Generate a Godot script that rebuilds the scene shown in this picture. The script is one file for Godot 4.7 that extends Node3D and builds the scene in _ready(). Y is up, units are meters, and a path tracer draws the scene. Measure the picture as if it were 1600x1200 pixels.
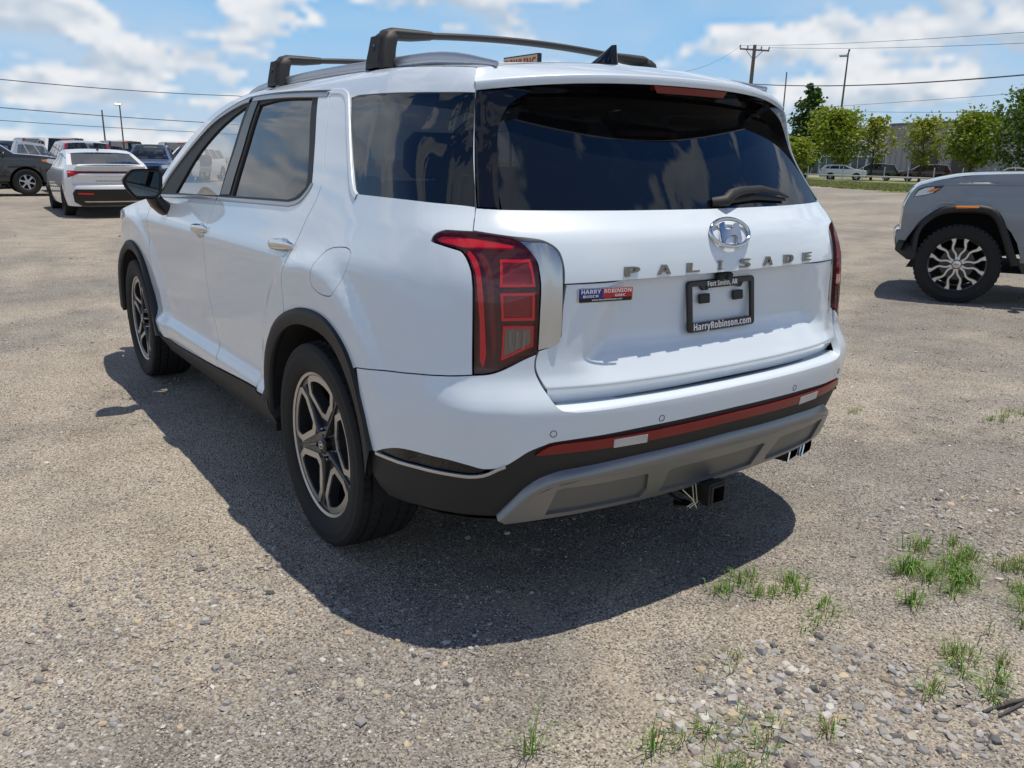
extends Node3D
# A gravel car lot at midday: a large white family SUV seen from behind, other cars, trees and a warehouse beyond.
var M := {}                      # materials by plain name
var numbers := {}
var S := PackedFloat32Array()    # stations along the SUV's side and round its rear corner
var GP: Array[PackedVector3Array] = []
var GN: Array[PackedVector3Array] = []
const DS := 0.02
const DY := 0.012
const S0 := -3.8
const Y0 := 0.24

class MB:
	var v := PackedVector3Array()
	var n := PackedVector3Array()
	var c := PackedColorArray()
	var uv := PackedVector2Array()
	func tri(a: Vector3, b: Vector3, d: Vector3, na: Vector3, nb: Vector3, nd: Vector3):
		if (b - a).cross(d - a).dot(na + nb + nd) > 0.0:
			v.append(a); v.append(d); v.append(b)
			n.append(na); n.append(nd); n.append(nb)
		else:
			v.append(a); v.append(b); v.append(d)
			n.append(na); n.append(nb); n.append(nd)
	func flat(a: Vector3, b: Vector3, d: Vector3, toward: Vector3):
		var m := (b - a).cross(d - a)
		if m.length_squared() < 1e-16: return
		m = m.normalized()
		if m.dot(toward) < 0: m = -m
		tri(a, b, d, m, m, m)
	func quad(a: Vector3, b: Vector3, d: Vector3, e: Vector3, toward: Vector3):
		flat(a, b, d, toward); flat(a, d, e, toward)
	func squad(a: Vector3, b: Vector3, d: Vector3, e: Vector3, na: Vector3, nb: Vector3, nd: Vector3, ne: Vector3):
		tri(a, b, d, na, nb, nd); tri(a, d, e, na, nd, ne)
	# chamfered box
	func box(at: Vector3, size: Vector3, turn := Basis.IDENTITY, ch := 0.0):
		var h := size * 0.5
		if ch <= 0.0:
			for k in 3:
				for s in [-1.0, 1.0]:
					var u := (k + 1) % 3
					var w := (k + 2) % 3
					var q: Array[Vector3] = []
					for t in [[-1, -1], [1, -1], [1, 1], [-1, 1]]:
						var p := Vector3.ZERO
						p[k] = h[k] * s; p[u] = h[u] * t[0]; p[w] = h[w] * t[1]
						q.append(at + turn * p)
					var m := Vector3.ZERO
					m[k] = s
					quad(q[0], q[1], q[2], q[3], turn * m)
			return
		for k in 3:
			var u := (k + 1) % 3
			var w := (k + 2) % 3
			for s in [-1.0, 1.0]:
				var q: Array[Vector3] = []
				for t in [[-1, -1], [1, -1], [1, 1], [-1, 1]]:
					var p := Vector3.ZERO
					p[k] = h[k] * s; p[u] = (h[u] - ch) * t[0]; p[w] = (h[w] - ch) * t[1]
					q.append(at + turn * p)
				var m := Vector3.ZERO
				m[k] = s
				quad(q[0], q[1], q[2], q[3], turn * m)
			for s in [-1.0, 1.0]:
				for t in [-1.0, 1.0]:
					var q: Array[Vector3] = []
					for e in [-1.0, 1.0]:
						var p := Vector3.ZERO
						p[k] = (h[k] - ch) * e; p[u] = h[u] * s; p[w] = (h[w] - ch) * t
						q.append(at + turn * p)
						p[u] = (h[u] - ch) * s; p[w] = h[w] * t
						q.append(at + turn * p)
					var m := Vector3.ZERO
					m[u] = s; m[w] = t
					quad(q[0], q[1], q[3], q[2], turn * m)
		for a in [-1.0, 1.0]:
			for b in [-1.0, 1.0]:
				for d in [-1.0, 1.0]:
					var s := Vector3(a, b, d)
					flat(at + turn * (s * Vector3(h.x, h.y - ch, h.z - ch)), at + turn * (s * Vector3(h.x - ch, h.y, h.z - ch)), at + turn * (s * Vector3(h.x - ch, h.y - ch, h.z)), turn * s)
	func tube(pts: Array, r, sides := 8, caps := true, squash := Vector2.ONE, upv := Vector3.UP):
		var rings: Array = []
		var nr: Array = []
		for i in pts.size():
			var t: Vector3 = (pts[mini(i + 1, pts.size() - 1)] - pts[maxi(i - 1, 0)]).normalized()
			var a := upv
			if absf(a.dot(t)) > 0.98: a = Vector3(1, 0, 0.01)
			var b := t.cross(a).normalized()
			a = b.cross(t).normalized()
			var rad: float = r if r is float else r[i]
			var ring := PackedVector3Array()
			var nn := PackedVector3Array()
			for k in sides:
				var g := TAU * k / sides
				var d := a * cos(g) * squash.x + b * sin(g) * squash.y
				ring.append(pts[i] + d * rad)
				nn.append((a * cos(g) / squash.x + b * sin(g) / squash.y).normalized())
			rings.append(ring); nr.append(nn)
		for i in pts.size() - 1:
			for k in sides:
				var l := (k + 1) % sides
				squad(rings[i][k], rings[i][l], rings[i + 1][l], rings[i + 1][k], nr[i][k], nr[i][l], nr[i + 1][l], nr[i + 1][k])
		if caps:
			for e in [0, pts.size() - 1]:
				var out: Vector3 = (pts[0] - pts[1]) if e == 0 else (pts[e] - pts[e - 1])
				for k in sides:
					flat(pts[e], rings[e][k], rings[e][(k + 1) % sides], out)
	# profile: [radius, along] pairs round the local X axis; the sharp ones are split
	func lathe(prof: Array, seg := 48, t := Transform3D.IDENTITY, a0 := 0.0, a1 := TAU, inward := false):
		for i in prof.size() - 1:
			var p: Vector2 = prof[i]
			var q: Vector2 = prof[i + 1]
			var d := (q - p)
			if d.length() < 1e-7: continue
			var m := Vector2(d.y, -d.x).normalized()
			var m0 := m
			var m1 := m
			if i > 0:
				var e: Vector2 = p - prof[i - 1]
				var k := Vector2(e.y, -e.x).normalized()
				if k.dot(m) > 0.72: m0 = (m + k).normalized()
			if i + 2 < prof.size():
				var e2: Vector2 = prof[i + 2] - q
				var k2 := Vector2(e2.y, -e2.x).normalized()
				if k2.dot(m) > 0.72: m1 = (m + k2).normalized()
			var sg := -1.0 if inward else 1.0
			for j in seg:
				var g := lerpf(a0, a1, float(j) / seg)
				var h := lerpf(a0, a1, float(j + 1) / seg)
				var f := func(w: Vector2, ang: float): return t * Vector3(w.y, cos(ang) * w.x, sin(ang) * w.x)
				var nf := func(w: Vector2, ang: float): return (t.basis * Vector3(w.y, cos(ang) * w.x, sin(ang) * w.x)).normalized() * sg
				squad(f.call(p, g), f.call(p, h), f.call(q, h), f.call(q, g), nf.call(m0, g), nf.call(m0, h), nf.call(m1, h), nf.call(m1, g))
	# rows of points; the normal looks away from (or towards) the given side
	func grid(rows: Array, toward: Vector3, smooth := true):
		var nr := rows.size()
		var nc: int = rows[0].size()
		var nn: Array = []
		for j in nr:
			var line := PackedVector3Array()
			for i in nc:
				var du: Vector3 = rows[j][mini(i + 1, nc - 1)] - rows[j][maxi(i - 1, 0)]
				var dv: Vector3 = rows[mini(j + 1, nr - 1)][i] - rows[maxi(j - 1, 0)][i]
				var m := du.cross(dv).normalized()
				line.append(m)
			nn.append(line)
		var mid: Vector3 = nn[nr / 2][nc / 2]
		var sg := -1.0 if mid.dot(toward) < 0 else 1.0
		for j in nr - 1:
			for i in nc - 1:
				if smooth:
					squad(rows[j][i], rows[j][i + 1], rows[j + 1][i + 1], rows[j + 1][i], nn[j][i] * sg, nn[j][i + 1] * sg, nn[j + 1][i + 1] * sg, nn[j + 1][i] * sg)
				else:
					quad(rows[j][i], rows[j][i + 1], rows[j + 1][i + 1], rows[j + 1][i], nn[j][i] * sg)
	# flat outline pushed out along the z of t, with an optional bevel
	func prism(poly: PackedVector2Array, t: Transform3D, depth: float, bevel := 0.0, holes: Array = []):
		var top := poly
		if bevel > 0.0:
			var o := Geometry2D.offset_polygon(poly, -bevel)
			if o.size() == 1 and o[0].size() > 2: top = o[0]
		var pieces: Array = [top]
		for h in holes:
			var nxt: Array = []
			for p in pieces:
				nxt.append_array(cut(p, h))
			pieces = nxt
		for p in pieces:
			var ix := Geometry2D.triangulate_polygon(p)
			for k in range(0, ix.size(), 3):
				flat(t * V3(p[ix[k]], depth), t * V3(p[ix[k + 1]], depth), t * V3(p[ix[k + 2]], depth), t.basis.z)
				flat(t * V3(p[ix[k]], 0), t * V3(p[ix[k + 1]], 0), t * V3(p[ix[k + 2]], 0), -t.basis.z)
		var ring := func(pl: PackedVector2Array, z0: float, z1: float, sg: float):
			var cw := Geometry2D.is_polygon_clockwise(pl)
			for k in pl.size():
				var a := pl[k]
				var b := pl[(k + 1) % pl.size()]
				var e := (b - a)
				var o := Vector2(e.y, -e.x) * (-1.0 if cw else 1.0) * sg
				quad(t * V3(a, z0), t * V3(b, z0), t * V3(b, z1), t * V3(a, z1), t.basis * V3(o, 0))
		ring.call(poly, 0.0, depth - bevel, 1.0)
		if top != poly and top.size() == poly.size():
			# the bevel joins each corner to the nearest corner of the smaller outline
			for k in poly.size():
				var a := poly[k]
				var b := poly[(k + 1) % poly.size()]
				var a2 := near(top, a)
				var b2 := near(top, b)
				var e := b - a
				var o := Vector2(e.y, -e.x) * (-1.0 if Geometry2D.is_polygon_clockwise(poly) else 1.0)
				quad(t * V3(a, depth - bevel), t * V3(b, depth - bevel), t * V3(b2, depth), t * V3(a2, depth), t.basis * V3(o.normalized(), 1.0))
		for h in holes: ring.call(h, 0.0, depth, -1.0)
	func near(pl: PackedVector2Array, p: Vector2) -> Vector2:
		var best := pl[0]
		for q in pl:
			if q.distance_squared_to(p) < best.distance_squared_to(p): best = q
		return best
	static func V3(p: Vector2, z: float) -> Vector3: return Vector3(p.x, p.y, z)
	# a polygon less a hole, without inner rings: the hole is cut by a line through its middle
	static func cut(p: PackedVector2Array, hole: PackedVector2Array) -> Array:
		var c := Vector2.ZERO
		for q in hole: c += q / hole.size()
		var out: Array = []
		for s in [-1.0, 1.0]:
			var half := PackedVector2Array([c + Vector2(-50, 0), c + Vector2(50, 0), c + Vector2(50, 50 * s), c + Vector2(-50, 50 * s)])
			for part in Geometry2D.intersect_polygons(p, half):
				for r in Geometry2D.clip_polygons(part, hole):
					if r.size() > 2: out.append(r)
		return out
	# a sheet over a surface: f(u, v) gives [point, normal]
	func panel(poly: PackedVector2Array, holes: Array, f: Callable, cell: Vector2, off := 0.0, skirt := 0.0):
		var lo := poly[0]
		var hi := poly[0]
		for p in poly:
			lo = lo.min(p); hi = hi.max(p)
		var cw := Geometry2D.is_polygon_clockwise(poly)
		var j0 := int(floor(lo.y / cell.y))
		var i0 := int(floor(lo.x / cell.x))
		for j in range(j0, int(ceil(hi.y / cell.y))):
			var band := PackedVector2Array([Vector2(lo.x - 1, j * cell.y), Vector2(hi.x + 1, j * cell.y), Vector2(hi.x + 1, (j + 1) * cell.y), Vector2(lo.x - 1, (j + 1) * cell.y)])
			for strip in Geometry2D.intersect_polygons(poly, band):
				var a := 1e9
				var b := -1e9
				for p in strip:
					a = minf(a, p.x); b = maxf(b, p.x)
				for i in range(int(floor(a / cell.x)), int(ceil(b / cell.x))):
					var sq := PackedVector2Array([Vector2(i * cell.x, j * cell.y), Vector2((i + 1) * cell.x, j * cell.y), Vector2((i + 1) * cell.x, (j + 1) * cell.y), Vector2(i * cell.x, (j + 1) * cell.y)])
					var got: Array = Geometry2D.intersect_polygons(strip, sq)
					for h in holes:
						var nxt: Array = []
						for g in got:
							nxt.append_array(cut(g, h) if Geometry2D.is_point_in_polygon(h[0], g) else Geometry2D.clip_polygons(g, h))
						got = nxt
					for g in got:
						if g.size() < 3: continue
						var pp: Array = []
						for q in g: pp.append(f.call(q.x, q.y))
						var ix := PackedInt32Array([0, 1, 2, 0, 2, 3]) if g.size() == 4 else Geometry2D.triangulate_polygon(g)
						for k in range(0, ix.size(), 3):
							var x = pp[ix[k]]
							var y = pp[ix[k + 1]]
							var z = pp[ix[k + 2]]
							if (y[0] - x[0]).cross(z[0] - x[0]).length_squared() < 1e-14: continue
							tri(x[0] + x[1] * off, y[0] + y[1] * off, z[0] + z[1] * off, x[1], y[1], z[1])
		if skirt != 0.0:
			edge(poly, f, off, skirt, 1.0)
			for h in holes: edge(h, f, off, skirt, -1.0)
	func edge(poly: PackedVector2Array, f: Callable, off: float, skirt: float, sg: float):
		var cw := -1.0 if Geometry2D.is_polygon_clockwise(poly) else 1.0
		for k in poly.size():
			var a := poly[k]
			var b := poly[(k + 1) % poly.size()]
			var m := maxi(1, int(a.distance_to(b) / 0.03))
			for i in m:
				var p := a.lerp(b, float(i) / m)
				var q := a.lerp(b, float(i + 1) / m)
				var x = f.call(p.x, p.y)
				var y = f.call(q.x, q.y)
				var e: Vector3 = (y[0] - x[0]).cross(x[1])
				var out2 := Vector2((b - a).y, -(b - a).x) * cw * sg
				var o = f.call(p.x + out2.normalized().x * 0.002, p.y + out2.normalized().y * 0.002)
				var side: Vector3 = o[0] - x[0]
				quad(x[0] + x[1] * off, y[0] + y[1] * off, y[0] + y[1] * (off - skirt), x[0] + x[1] * (off - skirt), side)
	func mirrored() -> MB:
		var m := MB.new()
		m.v = v.duplicate(); m.n = n.duplicate(); m.c = c.duplicate(); m.uv = uv.duplicate()
		for i in v.size():
			m.v[i].x = -v[i].x; m.n[i].x = -n[i].x
		for i in range(0, v.size(), 3):
			var t := m.v[i + 1]
			m.v[i + 1] = m.v[i + 2]; m.v[i + 2] = t
			t = m.n[i + 1]
			m.n[i + 1] = m.n[i + 2]; m.n[i + 2] = t
		return m
	func add(o: MB, t := Transform3D.IDENTITY):
		for i in o.v.size():
			v.append(t * o.v[i]); n.append((t.basis * o.n[i]).normalized())
	func mesh() -> ArrayMesh:
		var a := []
		a.resize(Mesh.ARRAY_MAX)
		a[Mesh.ARRAY_VERTEX] = v
		a[Mesh.ARRAY_NORMAL] = n
		if c.size() == v.size(): a[Mesh.ARRAY_COLOR] = c
		if uv.size() == v.size(): a[Mesh.ARRAY_TEX_UV] = uv
		var m := ArrayMesh.new()
		m.add_surface_from_arrays(Mesh.PRIMITIVE_TRIANGLES, a)
		return m

func put(mb: MB, called: String, mat: Material, parent: Node) -> MeshInstance3D:
	var o := MeshInstance3D.new()
	o.name = called
	o.mesh = mb.mesh()
	o.mesh.surface_set_material(0, mat)
	parent.add_child(o, true)
	return o

func both(mb: MB, called: String, mat: Material, parent: Node) -> Array:
	return [put(mb, called, mat, parent), put(mb.mirrored(), called, mat, parent)]

func numbered(called: String) -> String:
	var k: int = numbers.get(called, -1) + 1
	numbers[called] = k
	return called if k == 0 else "%s_%03d" % [called, k]

func thing(called: String, label: String, category: String, at := Vector3.ZERO, turn := 0.0, group := "") -> Node3D:
	var o := Node3D.new()
	o.name = numbered(called)
	add_child(o)
	o.position = at
	o.rotation.y = turn
	o.set_meta("label", label)
	o.set_meta("category", category)
	if group != "": o.set_meta("group", group)
	return o

func single(mb: MB, called: String, mat: Material, label: String, category: String, group := "", kind := "") -> MeshInstance3D:
	var o := put(mb, numbered(called), mat, self)
	o.set_meta("label", label)
	if category != "": o.set_meta("category", category)
	if group != "": o.set_meta("group", group)
	if kind != "": o.set_meta("kind", kind)
	return o

func structure(mb: MB, called: String, mat: Material) -> MeshInstance3D:
	var o := put(mb, numbered(called), mat, self)
	o.set_meta("kind", "structure")
	return o

func lin(r: float, g: float, b: float, a := 1.0) -> Color:
	var c := Color(r, g, b).linear_to_srgb()
	c.a = a
	return c

func mat(called: String, col: Color, rough := 0.5, metal := 0.0, coat := 0.0, alpha := 1.0) -> StandardMaterial3D:
	var m := StandardMaterial3D.new()
	m.resource_name = called
	m.albedo_color = col
	m.roughness = rough
	m.metallic = metal
	if coat > 0.0:
		m.clearcoat_enabled = true
		m.clearcoat = coat
		m.clearcoat_roughness = 0.02
	if alpha < 1.0:
		m.transparency = BaseMaterial3D.TRANSPARENCY_ALPHA
		m.albedo_color.a = alpha
	M[called] = m
	return m

func sm(pts: Array, steps := 5, closed := false) -> PackedVector2Array:
	var out := PackedVector2Array()
	var k := pts.size()
	for i in (k if closed else k - 1):
		var a: Vector2 = pts[(i - 1 + k) % k] if closed else pts[maxi(i - 1, 0)]
		var b: Vector2 = pts[i]
		var c: Vector2 = pts[(i + 1) % k]
		var d: Vector2 = pts[(i + 2) % k] if closed else pts[mini(i + 2, k - 1)]
		for s in steps:
			out.append(b.cubic_interpolate(c, a, d, float(s) / steps))
	if not closed: out.append(pts[k - 1])
	return out

func V(a: Array) -> Array:
	var o := []
	for i in range(0, a.size(), 2): o.append(Vector2(a[i], a[i + 1]))
	return o

func join(parts: Array) -> PackedVector2Array:
	var o := PackedVector2Array()
	for p in parts:
		for q in p:
			if o.is_empty() or o[o.size() - 1].distance_to(q) > 0.0008: o.append(q)
	if o.size() > 1 and o[0].distance_to(o[o.size() - 1]) < 0.0008: o.remove_at(o.size() - 1)
	return o

func shrink(p: PackedVector2Array, d: float) -> PackedVector2Array:
	var best := PackedVector2Array()
	for o in Geometry2D.offset_polygon(p, -d):
		if o.size() > best.size(): best = o
	return best

# the half outline and its mirror image about u = mid, joined into one outline
func whole(p: PackedVector2Array, mid: float) -> PackedVector2Array:
	var k := p.size()
	var start := 0
	for i in k:
		if absf(p[i].x - mid) < .0005 and absf(p[(i + 1) % k].x - mid) > .0005: start = i
	var seq := PackedVector2Array()
	for i in k:
		var q := p[(start + i) % k]
		if i > 0 and absf(q.x - mid) < .0005:
			seq.append(q)
			break
		seq.append(q)
	var o := seq.duplicate()
	for i in range(seq.size() - 2, 0, -1): o.append(Vector2(2 * mid - seq[i].x, seq[i].y))
	return o

func circle(c: Vector2, r: float, k := 24, sx := 1.0) -> PackedVector2Array:
	var o := PackedVector2Array()
	for i in k: o.append(c + Vector2(cos(TAU * i / k) * sx, sin(TAU * i / k)) * r)
	return o

func words(text: String, width: float, height: float, depth: float, bold := true, serif := false) -> MB:
	var tm := TextMesh.new()
	var f := SystemFont.new()
	f.font_names = PackedStringArray(["Droid Serif" if serif else "Droid Sans"])
	f.font_weight = 700 if bold else 400
	tm.font = f
	tm.text = text
	tm.font_size = 64
	tm.pixel_size = 0.01
	tm.depth = 0.1
	tm.curve_step = 1.0
	var b := tm.get_aabb()
	var mb := MB.new()
	var a := tm.surface_get_arrays(0)
	var ix: PackedInt32Array = a[Mesh.ARRAY_INDEX]
	var vs: PackedVector3Array = a[Mesh.ARRAY_VERTEX]
	var c := b.get_center()
	var k := Vector3(width / b.size.x, height / b.size.y, depth / 0.1)
	for i in range(0, ix.size(), 3):
		var p := (vs[ix[i]] - c) * k
		var q := (vs[ix[i + 1]] - c) * k
		var r := (vs[ix[i + 2]] - c) * k
		var m := (q - p).cross(r - p)
		mb.flat(p, q, r, -m)
	return mb

# piecewise cubic that keeps the shape of its points
func slopes(xs: Array, ys: Array) -> Array:
	var n := xs.size()
	var h := []
	var d := []
	for i in n - 1:
		h.append(xs[i + 1] - xs[i]); d.append((ys[i + 1] - ys[i]) / h[i])
	var m := [d[0]]
	for i in range(1, n - 1):
		if d[i - 1] * d[i] > 0:
			var a: float = 2 * h[i] + h[i - 1]
			var b: float = h[i] + 2 * h[i - 1]
			m.append((a + b) / (a / d[i - 1] + b / d[i]))
		else: m.append(0.0)
	m.append(d[n - 2])
	return m

func curve(xs: Array, ys: Array, m: Array, x: float) -> float:
	var i := 0
	while i < xs.size() - 2 and x > xs[i + 1]: i += 1
	var h: float = xs[i + 1] - xs[i]
	var t: float = clampf((x - xs[i]) / h, 0.0, 1.0)
	return (2 * t * t * t - 3 * t * t + 1) * ys[i] + (t * t * t - 2 * t * t + t) * h * m[i] + (3 * t * t - 2 * t * t * t) * ys[i + 1] + (t * t * t - t * t) * h * m[i + 1]

func fn(a: Array) -> Callable:
	var xs := []
	var ys := []
	for i in range(0, a.size(), 2):
		xs.append(a[i]); ys.append(a[i + 1])
	var m := slopes(xs, ys)
	return func(x: float) -> float: return curve(xs, ys, m, x)

func _ready():
	# ---- camera
	var cam := Camera3D.new()
	cam.name = "camera"
	cam.position = Vector3(-2.029, 1.372, 2.682)
	cam.rotation = Vector3(-.2643, -.6185, .0136)
	cam.fov = 50.12
	cam.near = .05
	cam.far = 3000
	add_child(cam)
	# ---- sky, sun, exposure
	var we := WorldEnvironment.new()
	we.name = "environment"
	var env := Environment.new()
	env.background_mode = Environment.BG_SKY
	env.sky = Sky.new()
	env.sky.sky_material = sky_picture()
	env.tonemap_mode = Environment.TONE_MAPPER_LINEAR
	env.tonemap_exposure = .9
	env.sdfgi_enabled = true
	env.ssao_enabled = true
	env.ssil_enabled = true
	we.environment = env
	add_child(we)
	var sun := DirectionalLight3D.new()
	sun.name = "sun"
	sun.light_energy = 1.48
	sun.light_color = Color(1.0, .965, .90)
	sun.light_angular_distance = .53
	sun.shadow_enabled = true
	add_child(sun)
	sun.look_at_from_position(Vector3(.196, 1, .07) * 50, Vector3.ZERO, Vector3(0, 0, 1))
	materials()
	fn_roof = fn([-2.0, 1.5, -1.72, 1.606, -1.45, 1.657, -1.2, 1.672, -.7, 1.680, -.2, 1.674, .25, 1.664, .5, 1.650, .65, 1.634])
	place()

func materials():
	mat("paint", lin(.68, .755, .83), .30, 0, 1.0)
	mat("plastic", lin(.016, .016, .017), .60)
	mat("plastic_soft", lin(.03, .03, .031), .7)
	mat("liner", lin(.012, .012, .012), .9)
	mat("gloss_black", lin(.006, .006, .008), .04)
	mat("gloss_soft", lin(.008, .008, .009), .22)
	mat("glass_dark", lin(.004, .005, .006), .0, 0, 0, .955)
	mat("glass_front", lin(.02, .03, .028), .0, 0, 0, .25)
	for q in ["glass_dark", "glass_front"]: M[q].metallic_specular = .60   # two faces of a pane mirror twice
	mat("chrome", lin(.72, .72, .73), .07, 1.0)
	mat("chrome_dark", lin(.45, .46, .48), .10, 1.0)
	mat("letter_metal", lin(.30, .31, .31), .14, 1.0)
	mat("satin", lin(.40, .41, .43), .28, 1.0)
	mat("satin_light", lin(.58, .58, .57), .26, 1.0)
	mat("rail", lin(.44, .46, .50), .35, .8)
	mat("mirror", lin(.12, .14, .15), .01, 1.0)
	mat("skid", lin(.23, .235, .24), .30, .65)
	mat("skid_dark", lin(.15, .155, .155), .42, .5)
	mat("rubber", lin(.011, .011, .011), .80)
	mat("rim_dark", lin(.055, .056, .06), .32, .5, .6)
	mat("machined", lin(.52, .51, .49), .33, .85)
	mat("brake", lin(.22, .22, .22), .4, .9)
	mat("hitch", lin(.01, .01, .01), .45)
	mat("wire", lin(.75, .70, .40), .5)
	mat("white_print", lin(.85, .85, .85), .4)
	mat("blue_print", lin(.02, .035, .25), .25)
	mat("red_print", lin(.55, .03, .035), .25)
	mat("lamp_dark", lin(.045, .002, .004), .3)
	mat("lamp_red", lin(.90, .016, .028), .18)
	mat("lamp_mid", lin(.30, .006, .012), .25)
	mat("lamp_dull", lin(.16, .012, .012), .25)
	mat("lamp_lens", lin(.16, .003, .006), .0, 0, 0, .20)
	mat("indicator", lin(.26, .27, .22), .3)
	mat("reflector", lin(.22, .012, .012), .25)
	mat("clear_lens", lin(.55, .56, .57), .12, .3)
	mat("trim", lin(.03, .03, .032), .7)
	mat("seat", lin(.06, .058, .055), .6)
	mat("headliner", lin(.30, .30, .29), .9)

# ---- clouds: the same function of direction everywhere, worked out more finely low down where the camera looks
var cloud_a := FastNoiseLite.new()
var cloud_b := FastNoiseLite.new()
var sky_rows: Array = []
var sky_job := {}

func sky_at(d: Vector3) -> Color:
	var e := maxf(0.0, d.y)
	var blue := Color(.52, .70, .88).lerp(Color(.33, .62, .95), smoothstep(.0, .16, e)).lerp(Color(.040, .125, .37), smoothstep(.11, .50, e))
	# the layer is seen flatter and flatter towards the horizon
	var k := 1.0 / (e + .30)
	var p := Vector3(d.x * k, e * 3.0 + .35 * cloud_b.get_noise_3d(d.x * 2.0, d.y * 3.0, d.z * 2.0), d.z * k)
	p += Vector3(cloud_b.get_noise_3d(p.x * 3.0, p.y * 3.0, p.z * 3.0), cloud_b.get_noise_3d(p.z * 3.0 + 7.0, p.y * 3.0, p.x * 3.0), 0) * .10
	var c := cloud_a.get_noise_3d(p.x, p.y, p.z)
	var up := cloud_a.get_noise_3d(p.x * .985, p.y + .075, p.z * .985)
	var veil := smoothstep(-.55, .50, cloud_b.get_noise_3d(p.x * 1.3 + 3.0, p.y, p.z * 1.3)) * .55
	var cov := smoothstep(lerpf(-.07, .02, smoothstep(.15, .5, e)), .11, c)
	var lit := clampf(.42 + (c - up) * 2.3, 0, 1)
	var cl := Color(.54, .64, .76).lerp(Color(.96, .97, .99), lit)
	cl = cl.lerp(Color(.36, .41, .48), smoothstep(.18, .7, e) * .6)
	return blue.lerp(Color(.62, .73, .87), veil * (1.0 - smoothstep(.15, .5, e))).lerp(cl, cov * lerpf(.92, .72, smoothstep(.15, .6, e)))

func sky_row(j: int):
	var w: int = sky_job.w
	var h: int = sky_job.h
	var out := PackedFloat32Array()
	out.resize((sky_job.i1 - sky_job.i0) * 3)
	var el: float = (.5 - (j + sky_job.j0 + .5) / h) * PI
	for i in range(sky_job.i0, sky_job.i1):
		var az := TAU * (i + .5) / w
		var col := Color(.30, .28, .25)
		# column 0 of the picture looks along -z turned by half a turn
		if el > -.03: col = sky_at(Vector3(cos(el) * sin(az - PI), sin(el), -cos(el) * cos(az - PI)))
		var q: int = (i - sky_job.i0) * 3
		out[q] = col.r; out[q + 1] = col.g; out[q + 2] = col.b
	sky_rows[j] = out

func sky_block(w: int, h: int, i0: int, i1: int, j0: int, j1: int) -> Image:
	sky_job = {"w": w, "h": h, "i0": i0, "i1": i1, "j0": j0}
	sky_rows = []
	sky_rows.resize(j1 - j0)
	var id := WorkerThreadPool.add_group_task(sky_row, j1 - j0)
	WorkerThreadPool.wait_for_group_task_completion(id)
	var all := PackedFloat32Array()
	for r in sky_rows: all.append_array(r)
	return Image.create_from_data(i1 - i0, j1 - j0, false, Image.FORMAT_RGBF, all.to_byte_array())

func sky_picture() -> PanoramaSkyMaterial:
	cloud_a.seed = 21
	cloud_a.noise_type = FastNoiseLite.TYPE_SIMPLEX_SMOOTH
	cloud_a.frequency = 1.9
	cloud_a.fractal_octaves = 7
	cloud_a.fractal_gain = .55
	cloud_b.seed = 8
	cloud_b.noise_type = FastNoiseLite.TYPE_SIMPLEX_SMOOTH
	cloud_b.frequency = 1.0
	cloud_b.fractal_octaves = 3
	var im := sky_block(1024, 512, 0, 1024, 0, 512)
	im.resize(4096, 2048, Image.INTERPOLATE_CUBIC)
	var fine := sky_block(4096, 2048, 1980, 2930, 820, 1060)
	im.blit_rect(fine, Rect2i(0, 0, 950, 240), Vector2i(1980, 820))
	var p := PanoramaSkyMaterial.new()
	p.panorama = ImageTexture.create_from_image(im)
	return p
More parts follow.
